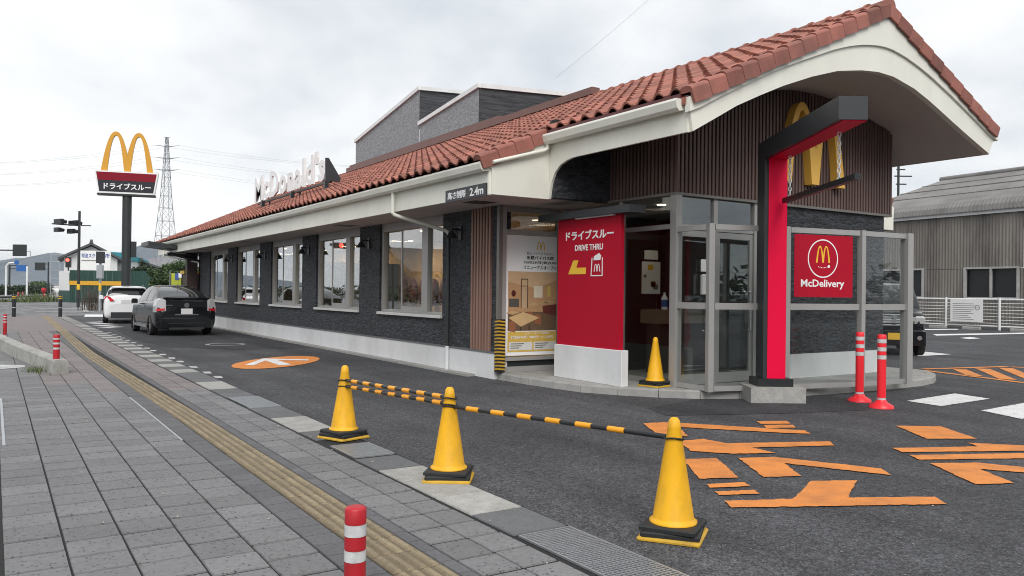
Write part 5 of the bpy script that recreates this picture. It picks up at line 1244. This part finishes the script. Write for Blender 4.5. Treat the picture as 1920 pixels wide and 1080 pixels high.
mb = MB(); a = at(77.5,-43.9); b_ = at(75,-41.52); mb.strip([(a.x,a.y,1.1),(b_.x,b_.y,1.1)], [(a.x,a.y,2.95),(b_.x,b_.y,2.95)]); mb.build('white_panel', 'white_paint', hd)

# ================================================================ house, billboard, roofs
def house(name, D, L0, L1, ez, pz, depth, wallm, roofm, label, group=None, win=True):
    c = at(D, (L0+L1)/2); e_ = empty(name, c, 0, label, 'house', group)
    f_ = Vector((c.x,c.y,0)).normalized(); r_v = Vector((f_.y,-f_.x,0)); hw_ = (L1-L0)/2*.9; ov = hw_*.22; sl = (pz-ez)/hw_; az = math.atan2(r_v.y, r_v.x)
    def P(d, l, z): q_ = c+f_*d+r_v*l; return Vector((q_.x,q_.y,z))
    mb = MB(); mb.prism([(-hw_,0),(hw_,0),(hw_,ez),(0,pz-.15),(-hw_,ez)], lambda l,z: P(0,l,z), lambda l,z: P(depth,l,z)); mb.build('wall', wallm, e_)
    mb = MB(); mb.prism([(-hw_-ov,ez-sl*ov*.8),(0,pz),(hw_+ov,ez-sl*ov*.8),(hw_+ov,ez-sl*ov*.8+.28),(0,pz+.28),(-hw_-ov,ez-sl*ov*.8+.28)], lambda l,z: P(-.7,l,z), lambda l,z: P(depth+.7,l,z)); r_ = mb.build('roof', roofm, e_)
    mb = MB(); mb.prism([(-.22,pz+.2),(.22,pz+.2),(.12,pz+.62),(-.12,pz+.62)], lambda l,z: P(-.8,l,z), lambda l,z: P(-.4,l,z)); mb.build('ridge_end', roofm, r_)
    if win:
        Mr = Matrix.Rotation(az,4,'Z')
        mb = MB(); mb.obox(P(-.06,.9,ez+.35), 1.4, .12, .75, Mr); mb.build('window', 'black', e_)
        mb = MB(); mb.obox(P(-.08,-hw_+1.2,ez*.5), 1.4, .12, 1.3, Mr); mb.build('window', 'black', e_)
    return e_
house('gabled_house', 96, -53.7, -47.4, 4.9, 6.5, 10, 'wall_white', 'roof_grey', 'white gabled house with dark tiled roof behind the green hoarding')
house('low_house', 110, -55.0, -47.0, 3.6, 4.9, 8, 'wall_white', 'roof_grey', 'low dark roofed house right of the tall pole sign', win=False)
tr = empty('teal_roof_shed', at(108,-52.5), 0, 'shed with a bright teal roof behind the white gabled house', 'shed')
mb = MB(); c = at(108,-53.4); mb.obox((c.x,c.y,2.5), 4.6, 5, 5, Matrix.Rotation(-TH,4,'Z')); mb.build('wall', 'wall_white', tr)
mb = MB(); P = [at(105,-56.0,6.3),at(105,-50.9,6.0),at(112,-50.9,5.2),at(112,-56.0,5.5),at(105,-56.0,5.3),at(105,-50.9,5.0),at(112,-50.9,4.9),at(112,-56,5.0)]; mb.add(P, [(0,1,2,3),(0,4,5,1),(1,5,6,2),(4,7,6,5),(3,2,6,7),(0,3,7,4)]); mb.build('roof', 'roof_teal', tr)
bb = empty('billboard', at(88,-46), 0, 'white billboard with blue characters in front of the gabled house', 'billboard')
MBB = frame_m(at(88,-45.9,3.0), SIDE, (0,0,1))
mb = MB(); mb.prism(rect(-1.7,1.7,.3,2.45), lambda x,y: MBB@Vector((x,y,-.08)), lambda x,y: MBB@Vector((x,y,0))); mb.build('panel', 'white_paint', bb)
text('司法スクール', 'blue_text', MBB @ Matrix.Translation((-.35,1.65,.005)), bb, w=2.3, h=.5, ext=.01, bold=.02); text('所', 'blue_text', MBB @ Matrix.Translation((1.35,1.65,.005)), bb, h=.5, ext=.01, bold=.02)
mb = MB(); mb.prism(rect(-1.5,1.0,1.30,1.42), lambda x,y: MBB@Vector((x,y,.001)), lambda x,y: MBB@Vector((x,y,.01))); mb.build('printed_line', 'ink_grey', bb)
for l in (-1.3,1.3):
    p = MBB @ Vector((l,0,-.1)); MB().tube((p.x,p.y,0),(p.x,p.y,3.4),.07).build('leg', 'galv', bb)
sf = empty('scaffold_frame', at(120,-67.6), 0, 'grey scaffold frame left of the gabled house', 'scaffold')
for k in range(4): MB().tube(at(120,-69.2+k*1.35,0), at(120,-69.2+k*1.35,6.3), .06, n=6).build('upright', 'galv', sf)
for z in (2.6,3.9,5.2,6.2): MB().tube(at(120,-69.3,z), at(120,-65,z), .05, n=6).build('ledger', 'galv', sf)

# ================================================================ trees and shrubs
def leaves(mb, c, rad, n, s, flat=1.0):
    for k in range(n):
        v = Vector((random.gauss(0,1),random.gauss(0,1),random.gauss(0,1))).normalized()*(random.random()**.45)
        p = Vector(c)+Vector((v.x*rad[0],v.y*rad[1],v.z*rad[2])); a = Vector((random.uniform(-1,1),random.uniform(-1,1),random.uniform(-.6,.6)*flat)).normalized()*s*random.uniform(.6,1.3); b_ = a.cross(Vector((random.uniform(-1,1),random.uniform(-1,1),random.uniform(-1,1)))).normalized()*s*random.uniform(.3,.6)
        mb.add([p-a,p-b_*.9,p+a,p+b_], [(0,1,2,3)])
def tree(name, p, h, r, label, m='leaf', cat='tree', clumps=14, trunk=.16, group=None, leafn=210, ls=.16):
    e_ = empty(name, p, 0, label, cat, group); p = Vector(p)
    tb = MB(); top = p+Vector((0,0,h*.55)); tb.tube(p, top, trunk, trunk*.55, n=8); cb_ = MB()
    for k in range(clumps):
        a = 2*PI*k/clumps+random.uniform(-.3,.3); rr = r*random.uniform(.25,.78); z = h*random.uniform(.42,.88)
        c = p+Vector((math.cos(a)*rr, math.sin(a)*rr, z)); tb.tube(p+Vector((0,0,h*random.uniform(.25,.5))), c, trunk*.35, trunk*.12, n=5)
        leaves(cb_, c, (r*.36,r*.36,h*.15), leafn, ls)
    tb.build('trunk', 'bark', e_); cb_.build('crown', m, e_); return e_
tree('broadleaf_tree', at(69,-28.6), 4.0, 2.3, 'rounded green tree in front of the hoarding near the pick-up bay', 'leaf', clumps=16)
tree('broadleaf_tree', at(70,-30.6), 3.3, 1.3, 'smaller green tree at the left of the rounded tree', 'leaf', clumps=9)
tree('pine_tree', at(84,-39.0), 4.3, 1.0, 'small dark pine above the hoarding, right of the pole sign', 'leaf_dark', clumps=9, trunk=.12)
tree('pine_tree', at(86,-40.6), 3.8, .9, 'smallest dark pine above the hoarding, nearest the pole sign', 'leaf_dark', clumps=8, trunk=.12)
ds_ = empty('dry_shrub', at(50,-26.2), 0, 'bare brown shrub in front of the hoarding beside the white car', 'shrub'); mb = MB()
for k in range(70):
    a = random.uniform(0,6.28); r0 = random.uniform(0,.7); b0 = at(50,-26.2)+Vector((math.cos(a)*r0, math.sin(a)*r0, 0)); t1 = b0+Vector((random.uniform(-.35,.35),random.uniform(-.35,.35),random.uniform(.7,1.5))); mb.tube(b0,t1,.014,.006,n=4)
    for j in range(2): t2 = b0.lerp(t1, random.uniform(.4,.9)); mb.tube(t2, t2+Vector((random.uniform(-.3,.3),random.uniform(-.3,.3),random.uniform(.1,.4))), .008,.004,n=4)
mb.build('branches', 'leaf_dry', ds_)
mb = MB()
for k in range(5): c = at(50,-26.2); mb.path([c+SIDE*(-.9+.42*k), c+SIDE*(-.9+.42*k)+Vector((0,0,.75)), c+SIDE*(-.62+.42*k)+Vector((0,0,.75)), c+SIDE*(-.62+.42*k)], .03, n=6)
tag(mb.build('hoop_rail', 'dark_steel'), 'row of low dark hoops around the bare brown shrub', 'railing')
gb = MB()
for k in range(500):
    l = random.uniform(-46.5,-43.6); d_ = random.uniform(72,80); p = at(d_, l); h = random.uniform(.2,1.1)*(1 if l > -45.5 else .5); a = random.uniform(0,6.28)
    gb.add([(p.x-.06*math.cos(a),p.y-.06*math.sin(a),-.02),(p.x+.06*math.cos(a),p.y+.06*math.sin(a),-.02),(p.x+random.uniform(-.3,.3),p.y+random.uniform(-.3,.3),h)], [(0,1,2)])
tag(gb.build('roadside_grass', 'grass'), 'tall grass at the foot of the white end panel', 'grass', kind='stuff')
def hedge(name, D0, L0, D1, L1, h, w, label, m='leaf_dark'):
    mb = MB(); n = 60
    for k in range(n):
        t = k/n; c = at(D0+(D1-D0)*t, L0+(L1-L0)*t, h*.5); leaves(mb, c, (w,w,h*.55), 60, .22)
    tag(mb.build(name, m), label, 'hedge')
hedge('roadside_hedge', 130,-84, 150,-86.5, 1.6, 1.3, 'long dark hedge along the main road at the far left')
hedge('roadside_hedge', 165,-99, 150,-87.5, 2.4, 1.5, 'shorter green hedge mound beyond the long hedge', 'leaf')
# ================================================================ far left street furniture
os_ = empty('overhead_sign', at(72,-46.0), 0, 'dark back of an overhead road sign on a horizontal arm at the left edge', 'road sign')
mb = MB(); mb.obox(at(72,-44.35,4.68), 1.24, .08, 1.05, Matrix.Rotation(-TH,4,'Z')); mb.build('panel', 'dark_steel', os_)
MB().tube(at(72.1,-48.5,4.68), at(72.1,-44.0,4.68), .06).build('arm', 'dark_steel', os_); MB().tube(at(72.1,-48.5,0), at(72.1,-48.5,6), .12).build('pole', 'dark_steel', os_)
os2 = empty('road_sign', at(112,-65), 0, 'dark back of a road sign on a post, left of the red signal', 'road sign')
mb = MB(); mb.obox(at(112,-66.1,4.25), 1.45, .08, 1.1, Matrix.Rotation(-TH,4,'Z')); mb.build('panel', 'dark_steel', os2)
MB().tube(at(112.1,-65.0,0), at(112.1,-65.0,4.9), .10).build('pole', 'dark_steel', os2)
for z in (4.6,3.9): MB().tube(at(112.1,-66,z), at(112.1,-65,z), .05).build('arm', 'dark_steel', os2)
rs1 = empty('round_sign', at(120,-75.9), 0, 'white bent pole carrying a small round blue sign', 'road sign')
MB().path([at(120,-75.9,0),at(120,-75.9,4.4),at(120,-75.5,4.9),at(120,-74.4,5.0)], .13).build('pole', 'white_metal', rs1)
mb = MB(); c = at(119.8,-74.2,5.0); mb.tube(c, c-VIEW*.08, .36, n=20); mb.build('disc', 'blue_sign', rs1)
gs = empty('guide_sign', at(140,-86.4), 0, 'blue guide sign on a gantry at the far left', 'road sign')
mb = MB(); mb.obox(at(140,-85.9,4.6), 1.7, .1, 1.1, Matrix.Rotation(-TH,4,'Z')); mb.build('panel', 'blue_sign', gs); MB().tube(at(140.2,-88.1,0), at(140.2,-88.1,5.2), .16).build('pole', 'dark_steel', gs)
for z in (5.1,4.5): MB().tube(at(140.2,-88.1,z), at(140.2,-85,z), .07).build('arm', 'dark_steel', gs)
wp = empty('white_pole', at(125,-75.8), 0, 'plain white pole beside the main road, right of the blue signs', 'pole'); MB().tube(at(125,-75.8,0), at(125,-75.8,4.6), .14).build('shaft', 'white_metal', wp)
lpn = empty('street_lamp', at(150,-90.4), 0, 'thin grey street lamp behind the overhead sign', 'street lamp'); MB().path([at(150,-90.4,0),at(150,-90.4,8.0),at(150,-91.5,8.05)], .06).build('pole', 'lattice', lpn)
mb = MB(); mb.obox(at(150,-91.6,8.05), .9, .2, .14, Matrix.Rotation(-TH,4,'Z')); mb.build('lamp_head', 'lattice', lpn)
hy = empty('fire_hydrant', at(95,-55.6), 0, 'red hydrant marker beside the far sidewalk', 'hydrant'); hp = at(95,-55.6)
MB().lathe([(.09,0),(.09,.8),(.26,.85),(.26,1.15),(.2,1.25),(.0,1.3)], hp, 14).build('body', 'post_red', hy)
for D_, L_, lab in ((88,-51.4,'red post on the far sidewalk, right of the group'),(100,-61.7,'red post on the far sidewalk, leftmost of the far group'),(104,-63.6,'red post on the far sidewalk, second from the left of the far group')):
    banded('far_post', at(D_,L_), .09, [(.55,'post_red'),(.06,RW),(.12,'post_red')], lab, 'post', 'red posts on the far sidewalk')
fs = sheet('far_sidewalk', [tuple(at(78,-45)[:2]), tuple(at(84,-42)[:2]), tuple(at(260,-138)[:2]), tuple(at(240,-138)[:2]), tuple(at(90,-56)[:2])], -.006, 'concrete', kind='structure')
kb = MB(); pts = [at(96,-61.5),at(105,-63.5),at(120,-70),at(150,-86)]
for a, b_ in zip(pts[:-1], pts[1:]): kb.tube((a.x,a.y,.1),(b_.x,b_.y,.1),.14,n=6)
tag(kb.build('far_kerb', 'dark_steel'), 'dark kerb edging the far sidewalk', 'kerb')
def tiny_car(p, rz_, m, label):
    e_ = empty('far_car', (0,0,0), 0, label, 'car', 'cars far down the main road'); full(S2, m, e_); patch2(S2, 'side_window', 'glass_dark', e_, 2.9, 7.3, 5.3, 6.8, 8, 3); patch2(S2, 'rear_window', 'glass_dark', e_, 1.35, 2.75, 6.3, 9, 5, 4)
    for s in (-1,1):
        for yy in (-1.4,1.3): wheel(e_, s*.8, yy, .32, s)
    place(e_, p, rz_)
tiny_car(at(150,-86.0), R(70), 'car_white', 'white car far down the road, left of the hoarding')
tiny_car(at(140,-88.2), R(60), 'car_white', 'white car on the main road at the far left, behind the bent pole')

# ================================================================ pick-up bay clutter
bx = empty('order_cabinet', (8.0,38.6,0), 0, 'brown cabinet with yellow header beyond the pick-up bay', 'cabinet')
mb = MB(); mb.box(7.3,8.5,38.4,39.2,0,2.1); mb.build('body', 'brown_box', bx); mb = MB(); mb.box(7.2,8.6,38.35,39.25,2.101,2.24); mb.build('header', 'yellow_sign', bx)
bn = empty('promo_banner', at(38,-16.0), 0, 'yellow green promotional banner above the black car roof', 'banner')
mb = MB(); mb.obox(at(38,-15.95,1.88), .46, .03, .56, Matrix.Rotation(-TH,4,'Z')); mb.build('cloth', 'hivis', bn)
mb = MB(); mb.obox(at(37.97,-15.9,2.0), .20, .02, .32, Matrix.Rotation(-TH,4,'Z')); mb.build('printed_figure', 'blue_text', bn); mb = MB(); mb.obox(at(37.97,-15.76,2.05), .14, .022, .22, Matrix.Rotation(-TH,4,'Z')); mb.build('printed_patch', 'paper', bn)
MB().tube(at(38,-16.25,0), at(38,-16.25,2.3), .02).build('pole', 'galv', bn)

# ================================================================ pylon and power lines
pc = at(300,-130.2); py = empty('transmission_tower', pc, 0, 'tall steel lattice transmission tower behind the restaurant roof', 'tower')
def hw(z): return 4.3-(4.3-1.5)*(z/36) if z < 36 else 1.5-(1.5-.35)*(z-36)/22
lv = [0,8,15,21,26.5,31.5,36,39.5,43,46,49,52,55,58]; tb = MB(); TL_ = []
def corner(z, i): s = hw(z); return Vector((pc.x,pc.y,0)) + SIDE*(s*(1,1,-1,-1)[i]) + VIEW*(s*(1,-1,-1,1)[i]) + Vector((0,0,z))
for a, b_ in zip(lv[:-1], lv[1:]):
    for i in range(4):
        j = (i+1)%4; tb.tube(corner(a,i),corner(b_,i),.13,n=4); tb.tube(corner(a,i),corner(b_,j),.07,n=4); tb.tube(corner(a,j),corner(b_,i),.07,n=4); tb.tube(corner(b_,i),corner(b_,j),.08,n=4)
tb.build('lattice', 'lattice', py)
for z in (55,50.5,46):
    am = MB()
    for s in (-1,1):
        tip = Vector((pc.x,pc.y,z))+SIDE*s*4.4+VIEW*s*.5
        for i in range(4): am.tube(corner(z-.5,i), tip, .07, n=4)
    am.build('cross_arm', 'lattice', py)
mb = MB(); mb.tube(Vector((pc.x,pc.y,58))-SIDE*1.2, Vector((pc.x,pc.y,58))+SIDE*1.2, .09, n=4); mb.build('top_bar', 'lattice', py)
def wire(a, b_, sag, label, rad=.03):
    a, b_ = Vector(a), Vector(b_); mb = MB(); n = 16; P = [a.lerp(b_, i/n)-Vector((0,0,sag*4*(i/n)*(1-i/n))) for i in range(n+1)]; mb.path(P, rad, n=4)
    tag(mb.build('power_line', 'lattice'), label, 'power line', 'power lines')
k = 0
for z in (55,50.5,46):
    for s in (-1,1):
        tip = Vector((pc.x,pc.y,z))+SIDE*s*4.4
        nm = {(-1):'left', 1:'right'}[s]; hn = {55:'top',50.5:'middle',46:'lowest'}[z]
        wire(tip, at(330,-290,z-1), 5, f'thin power line running left from the {hn} {nm} arm of the tower'); wire(tip, at(270,60,z-6), 7, f'thin power line running right from the {hn} {nm} arm of the tower')
wire(at(60,3,17.5), at(44,12,22), .2, 'faint overhead wire high in the sky above the tiled roof', .006)

# ================================================================ hills
def hill(name, prof, D, m, label):
    mb = MB(); top = []; 
    for l, z in prof: top.append(at(D, l*D/1500.0, z*D/1500.0+1.45))
    P2 = []
    for a, b_ in zip(top[:-1], top[1:]):
        for k in range(4): q_ = a.lerp(b_, k/4); P2.append(q_+Vector((0,0,random.uniform(-.9,.9)*D/1500)))
    base = [Vector((p.x,p.y,0))-VIEW*(D*.18)+Vector((0,0,-1)) for p in P2]; midl = [b_.lerp(t, .55)+Vector((0,0,random.uniform(-2,2)*D/1500))-VIEW*random.uniform(0,.03)*D for b_, t in zip(base, P2)]; back = [Vector((p.x,p.y,-1))+VIEW*D*.3 for p in P2]
    mb.strip(base, midl, True); mb.strip(midl, P2, True); mb.strip(P2, back, True); o_ = mb.build(name, m); tag(o_, kind='structure')
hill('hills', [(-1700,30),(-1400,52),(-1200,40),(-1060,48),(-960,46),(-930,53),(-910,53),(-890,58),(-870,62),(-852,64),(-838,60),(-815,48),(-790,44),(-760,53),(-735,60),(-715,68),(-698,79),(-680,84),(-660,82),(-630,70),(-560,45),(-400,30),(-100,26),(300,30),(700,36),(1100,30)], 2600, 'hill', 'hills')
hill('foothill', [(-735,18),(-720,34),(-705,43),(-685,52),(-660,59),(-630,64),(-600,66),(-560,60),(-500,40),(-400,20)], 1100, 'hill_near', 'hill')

# ================================================================ car park side: fence, notice, warehouse
fe = empty('white_rail_fence', (38,20,0), 0, 'white steel rail fence with horizontal bars along the car park', 'fence')
fa, fb = Vector((38.6,26,0)), Vector((37.0,10,0)); fd = (fb-fa).normalized(); FL = (fb-fa).length
k = .2
while k < FL:
    p = fa+fd*k; MB().tube((p.x,p.y,0),(p.x,p.y,1.46),.055,n=8).build('post', 'white_metal', fe); k += 2.55
for i, z in enumerate((.16,.30,.45,.60,.75,.90,1.05,1.20,1.38)):
    r = .045 if i in (0,8) else .017; MB().tube(fa+Vector((.06,0,z)), fb+Vector((.06,0,z)), r, n=6).build('rail', 'white_metal', fe)
nt_ = empty('notice_board', (38.0,19.6,.3), 0, 'white notice board with printed lines fixed to the rail fence', 'sign')
MN = frame_m(fa+fd*6.35+Vector((-.08,0,.33)), fd, (0,0,1))
flat_poly(rect(-.78,.78,0,1.05), MN, .02).build('panel', 'white_paint', nt_)
for i in range(9): flat_poly(rect(-.66,.35-.12*(i%3)+(.25 if i > 4 else 0),.10+.09*i,.125+.09*i), MN @ Matrix.Translation((0,0,.021)), .002).build('printed_line', 'ink_grey', nt_)
mb = MB()
for i in range(20):
    P = [MN @ Vector((.53+r*math.cos(t), .66+r*math.sin(t), .023)) for r in (.09,.12) for t in (2*PI*i/20, 2*PI*(i+1)/20)]; mb.add(P, [(0,1,3,2)])
mb.build('printed_ring', 'ink_grey', nt_)
for i, (yy, lab) in enumerate(((20.9,'left'),(19.3,'middle'),(17.2,'right'))):
    x = 37.4-.09*i; mb = MB(); mb.bevbox(x-.09,x+.09,yy-.55,yy+.25,0,.13,.03); tag(mb.build('wheel_stop', 'concrete'), f'{lab} of three concrete wheel stops below the white fence', 'wheel stop', 'wheel stops')
wh = empty('warehouse', (44,18,0), 0, 'weathered grey corrugated warehouse with curved roof edge behind the white fence', 'warehouse')
wa, wb = Vector((41.2,27.0,0)), Vector((39.0,6.0,0)); wdv = (wb-wa).normalized(); wn_ = Vector((-wdv.y, wdv.x, 0)); WL = (wb-wa).length     # wn_ points away from the car park
if wn_.x < 0: wn_ = -wn_
def WP(s, d_, z): p = wa+wdv*s+wn_*d_; return Vector((p.x,p.y,z))
wins = [(1.0,3.55),(5.9,8.45),(10.2,12.8),(14.8,17.3)]
def corr(s0, s1, z0, z1, name='wall_sheet'):
    n = max(4, int((s1-s0)/.075)); mb = MB(); A = [(s0+(s1-s0)*i/n, .022 if i%2 else -.022) for i in range(n+1)]
    mb.strip([WP(s,d_,z0) for s,d_ in A], [WP(s,d_,z1) for s,d_ in A]); mb.build(name, 'warehouse', wh)
s = 0
while s < WL-.1: corr(s, min(WL,s+.96), 2.88, 5.55); s += .97
ed = [0]+[v for w_ in wins for v in w_]+[WL]
for i in range(0, len(ed), 2):
    s = ed[i]
    while s < ed[i+1]-.1: corr(s, min(ed[i+1], s+.96), 0, 2.86); s += .97
for a, b_ in wins:
    corr(a, b_, 0, 1.45)
    mb = MB(); P = lambda s_, z, d_=.03: WP(s_, d_, z)
    mb.add([P(a,1.45,.15),P(b_,1.45,.15),P(b_,2.86,.15),P(a,2.86,.15)], [(0,1,2,3)]); wv = mb.build('window', 'black', wh)
    for (s0,s1,z0,z1) in ((a-.09,a+.03,1.4,2.95),(b_-.03,b_+.09,1.4,2.95),(a+.03,b_-.03,2.86,2.95),(a+.03,b_-.03,1.4,1.48),((a+b_)/2-.04,(a+b_)/2+.04,1.48,2.86)):
        mb = MB(); V = [WP(q_,d_,z) for d_ in (-.06,.05) for q_,z in ((s0,z0),(s1,z0),(s1,z1),(s0,z1))]; mb.add(V, [(0,1,2,3),(7,6,5,4),(0,4,5,1),(1,5,6,2),(2,6,7,3),(3,7,4,0)]); mb.build('frame_bar', 'grey_frame', wv)
for i in range(len(wins)): pass
mb = MB(); V = [WP(s_,d_,z) for d_ in (-.16,-.02) for s_,z in ((-.3,5.52),(WL,5.52),(WL,5.72),(-.3,5.72))]; mb.add(V, [(0,1,2,3),(7,6,5,4),(0,4,5,1),(1,5,6,2),(2,6,7,3),(3,7,4,0)]); mb.build('eave_gutter', 'white_metal', wh)
for s_ in (9.35, 17.9): MB().tube(WP(s_,-.10,5.5), WP(s_,-.10,0), .07, n=8).build('downpipe', 'white_metal', wh)
mb = MB(); n = int(WL/.19); prof = [(-.32,5.66),(-.26,5.95),(-.02,6.22),(.6,6.5),(3.4,7.4),(7.2,8.55)]
rows = []
for d_, z in prof: rows.append([WP(-.4+(WL+.4)*i/(n*2), d_, z+(.05 if i%2 else 0)) for i in range(n*2+1)])
for a, b_ in zip(rows[:-1], rows[1:]): mb.strip(a, b_)
rb_ = [WP(-.4,7.2,8.55),WP(WL,7.2,8.55),WP(WL,15,6),WP(-.4,15,6)]; mb.add(rb_, [(0,1,2,3)]); rf = mb.build('roof', 'warehouse_roof', wh)
for d_, z in ((1.6,6.83),(3.4,7.42),(5.3,7.98)): MB().tube(WP(-.4,d_,z+.05), WP(WL,d_,z+.05), .025, n=5).build('sheet_lap', 'warehouse', rf)
MB().tube(WP(-.5,7.2,8.62), WP(WL,7.2,8.62), .16, n=8).build('ridge_cap', 'warehouse_roof', rf)
mb = MB(); V = [WP(-.02,0,0),WP(-.02,14.5,0),WP(-.02,14.5,6),WP(-.02,7.2,8.4),WP(-.02,.6,6.4),WP(-.02,0,5.6)]; mb.add(V, [tuple(range(6))]); mb.build('end_wall', 'warehouse', wh)
an = empty('antenna_mast', at(60,28.9), 0, 'thin antenna mast beside the slatted gable, above the warehouse', 'antenna')
am_ = at(60, 28.9)
MB().tube((am_.x,am_.y,0),(am_.x,am_.y,11.3),.09,n=6).build('mast', 'dark_steel', an)
for z, w_ in ((11.0,.5),(10.5,1.0),(9.9,.6)): MB().tube(am_-SIDE*w_*.3+Vector((0,0,z)), am_+SIDE*w_+Vector((0,0,z)), .05, n=5).build('cross_bar', 'dark_steel', an)

# ================================================================ across the road (seen mirrored in the windows)
def plain_house(x, y, w, d_, ez, pz, label, wallm='wall_white', roofm='roof_grey'):
    e_ = empty('roadside_house', (x,y,0), 0, label, 'house', 'houses across the road')
    mb = MB(); prof = [(-w/2,0),(w/2,0),(w/2,ez),(0,pz),(-w/2,ez)]; mb.prism(prof, lambda l,z: (x-d_/2,y+l,z), lambda l,z: (x+d_/2,y+l,z)); mb.build('wall', wallm, e_)
    mb = MB(); prof = [(-w/2-.6,ez-.35),(0,pz+.02),(w/2+.6,ez-.35),(w/2+.6,ez-.1),(0,pz+.32),(-w/2-.6,ez-.1)]; mb.prism(prof, lambda l,z: (x-d_/2-.5,y+l,z), lambda l,z: (x+d_/2+.5,y+l,z)); mb.build('roof', roofm, e_)
    for k in (-1,1): mb = MB(); mb.box(x+d_/2,x+d_/2+.05,y+k*w*.25-.7,y+k*w*.25+.7,1.0,2.3); mb.build('window', 'black', e_)
plain_house(-34, 44, 14, 9, 3.6, 6.2, 'grey roofed house opposite the window nearest the entrance, seen only in reflection', 'concrete_dark')
plain_house(-44, 74, 15, 10, 4.0, 7.4, 'dark roofed house opposite the middle windows, seen only in reflection')
plain_house(-40, 110, 16, 10, 4.4, 7.6, 'long roofed house opposite the farther windows, seen only in reflection', 'concrete_dark')
hm = MB()
for k in range(130): leaves(hm, (-30+random.uniform(-3,3), 24+k*1.2, 1.0), (1.8,1.3,1.2), 22, .4)
tag(hm.build('roadside_trees', 'leaf_dark'), 'dark belt of trees and shrubs across the road', 'trees', kind='stuff')
rsg = empty('gantry_signal', (-13,60,0), 0, 'signal gantry with a red lamp over the road, mirrored in the windows', 'traffic signal')
MB().path([(-13,60,0),(-13,60,4.2),(-12.6,60,4.9),(-7.6,60,5.0)], .10).build('pole', 'dark_steel', rsg)
mb = MB(); mb.box(-9.6,-8.0,59.8,60.05,4.7,5.15); mb.build('signal_head', 'black', rsg); MB().tube((-8.6,59.79,4.93),(-8.6,59.74,4.93),.2,n=14).build('lamp', 'signal_red', rsg)
upo = empty('utility_pole', (-14,36,0), 0, 'utility pole across the road, mirrored in the nearest window', 'utility pole')
MB().tube((-14,36,0),(-14,36,8.5),.14,.10).build('pole', 'dark_steel', upo)
for z in (8.2,7.6,7.0): MB().tube((-14,35.2,z),(-14,36.8,z),.05,n=5).build('cross_arm', 'dark_steel', upo)

# behind the viewer: unseen houses and trees added to darken the low reflections
for x, y, w_, lab in ((-6,-34,14,'left unseen house added behind the viewer to darken reflections'),(14,-36,16,'middle unseen house added behind the viewer to darken reflections'),(36,-34,15,'right unseen house added behind the viewer to darken reflections')):
    plain_house(x, y, w_, 12, 5.6, 8.6, lab, 'concrete_dark')
hm = MB()
for k in range(70): leaves(hm, (-30+k*1.3, -24+random.uniform(-2,2), 1.8), (1.5,1.3,2.0), 30, .45)
tag(hm.build('unseen_shrub_row', 'leaf_dark'), 'row of unseen dark shrubs added behind the viewer to darken reflections', 'trees', kind='stuff')
# ================================================================ damp air that pales the hills
hz = MB(); hz.box(-4300,4300,-4300,5300,-2.5,165); ho = hz.build('haze', None); tag(ho, kind='stuff')
hm_ = bpy.data.materials.new('haze'); hm_.use_nodes = True; hN = hm_.node_tree.nodes; hN.clear()
hv = hN.new('ShaderNodeVolumePrincipled'); hv.inputs['Color'].default_value = (0.80, 0.86, 0.94, 1); hv.inputs['Density'].default_value = 0.00008
hout = hN.new('ShaderNodeOutputMaterial'); hm_.node_tree.links.new(hv.outputs[0], hout.inputs['Volume']); ho.data.materials.append(hm_)
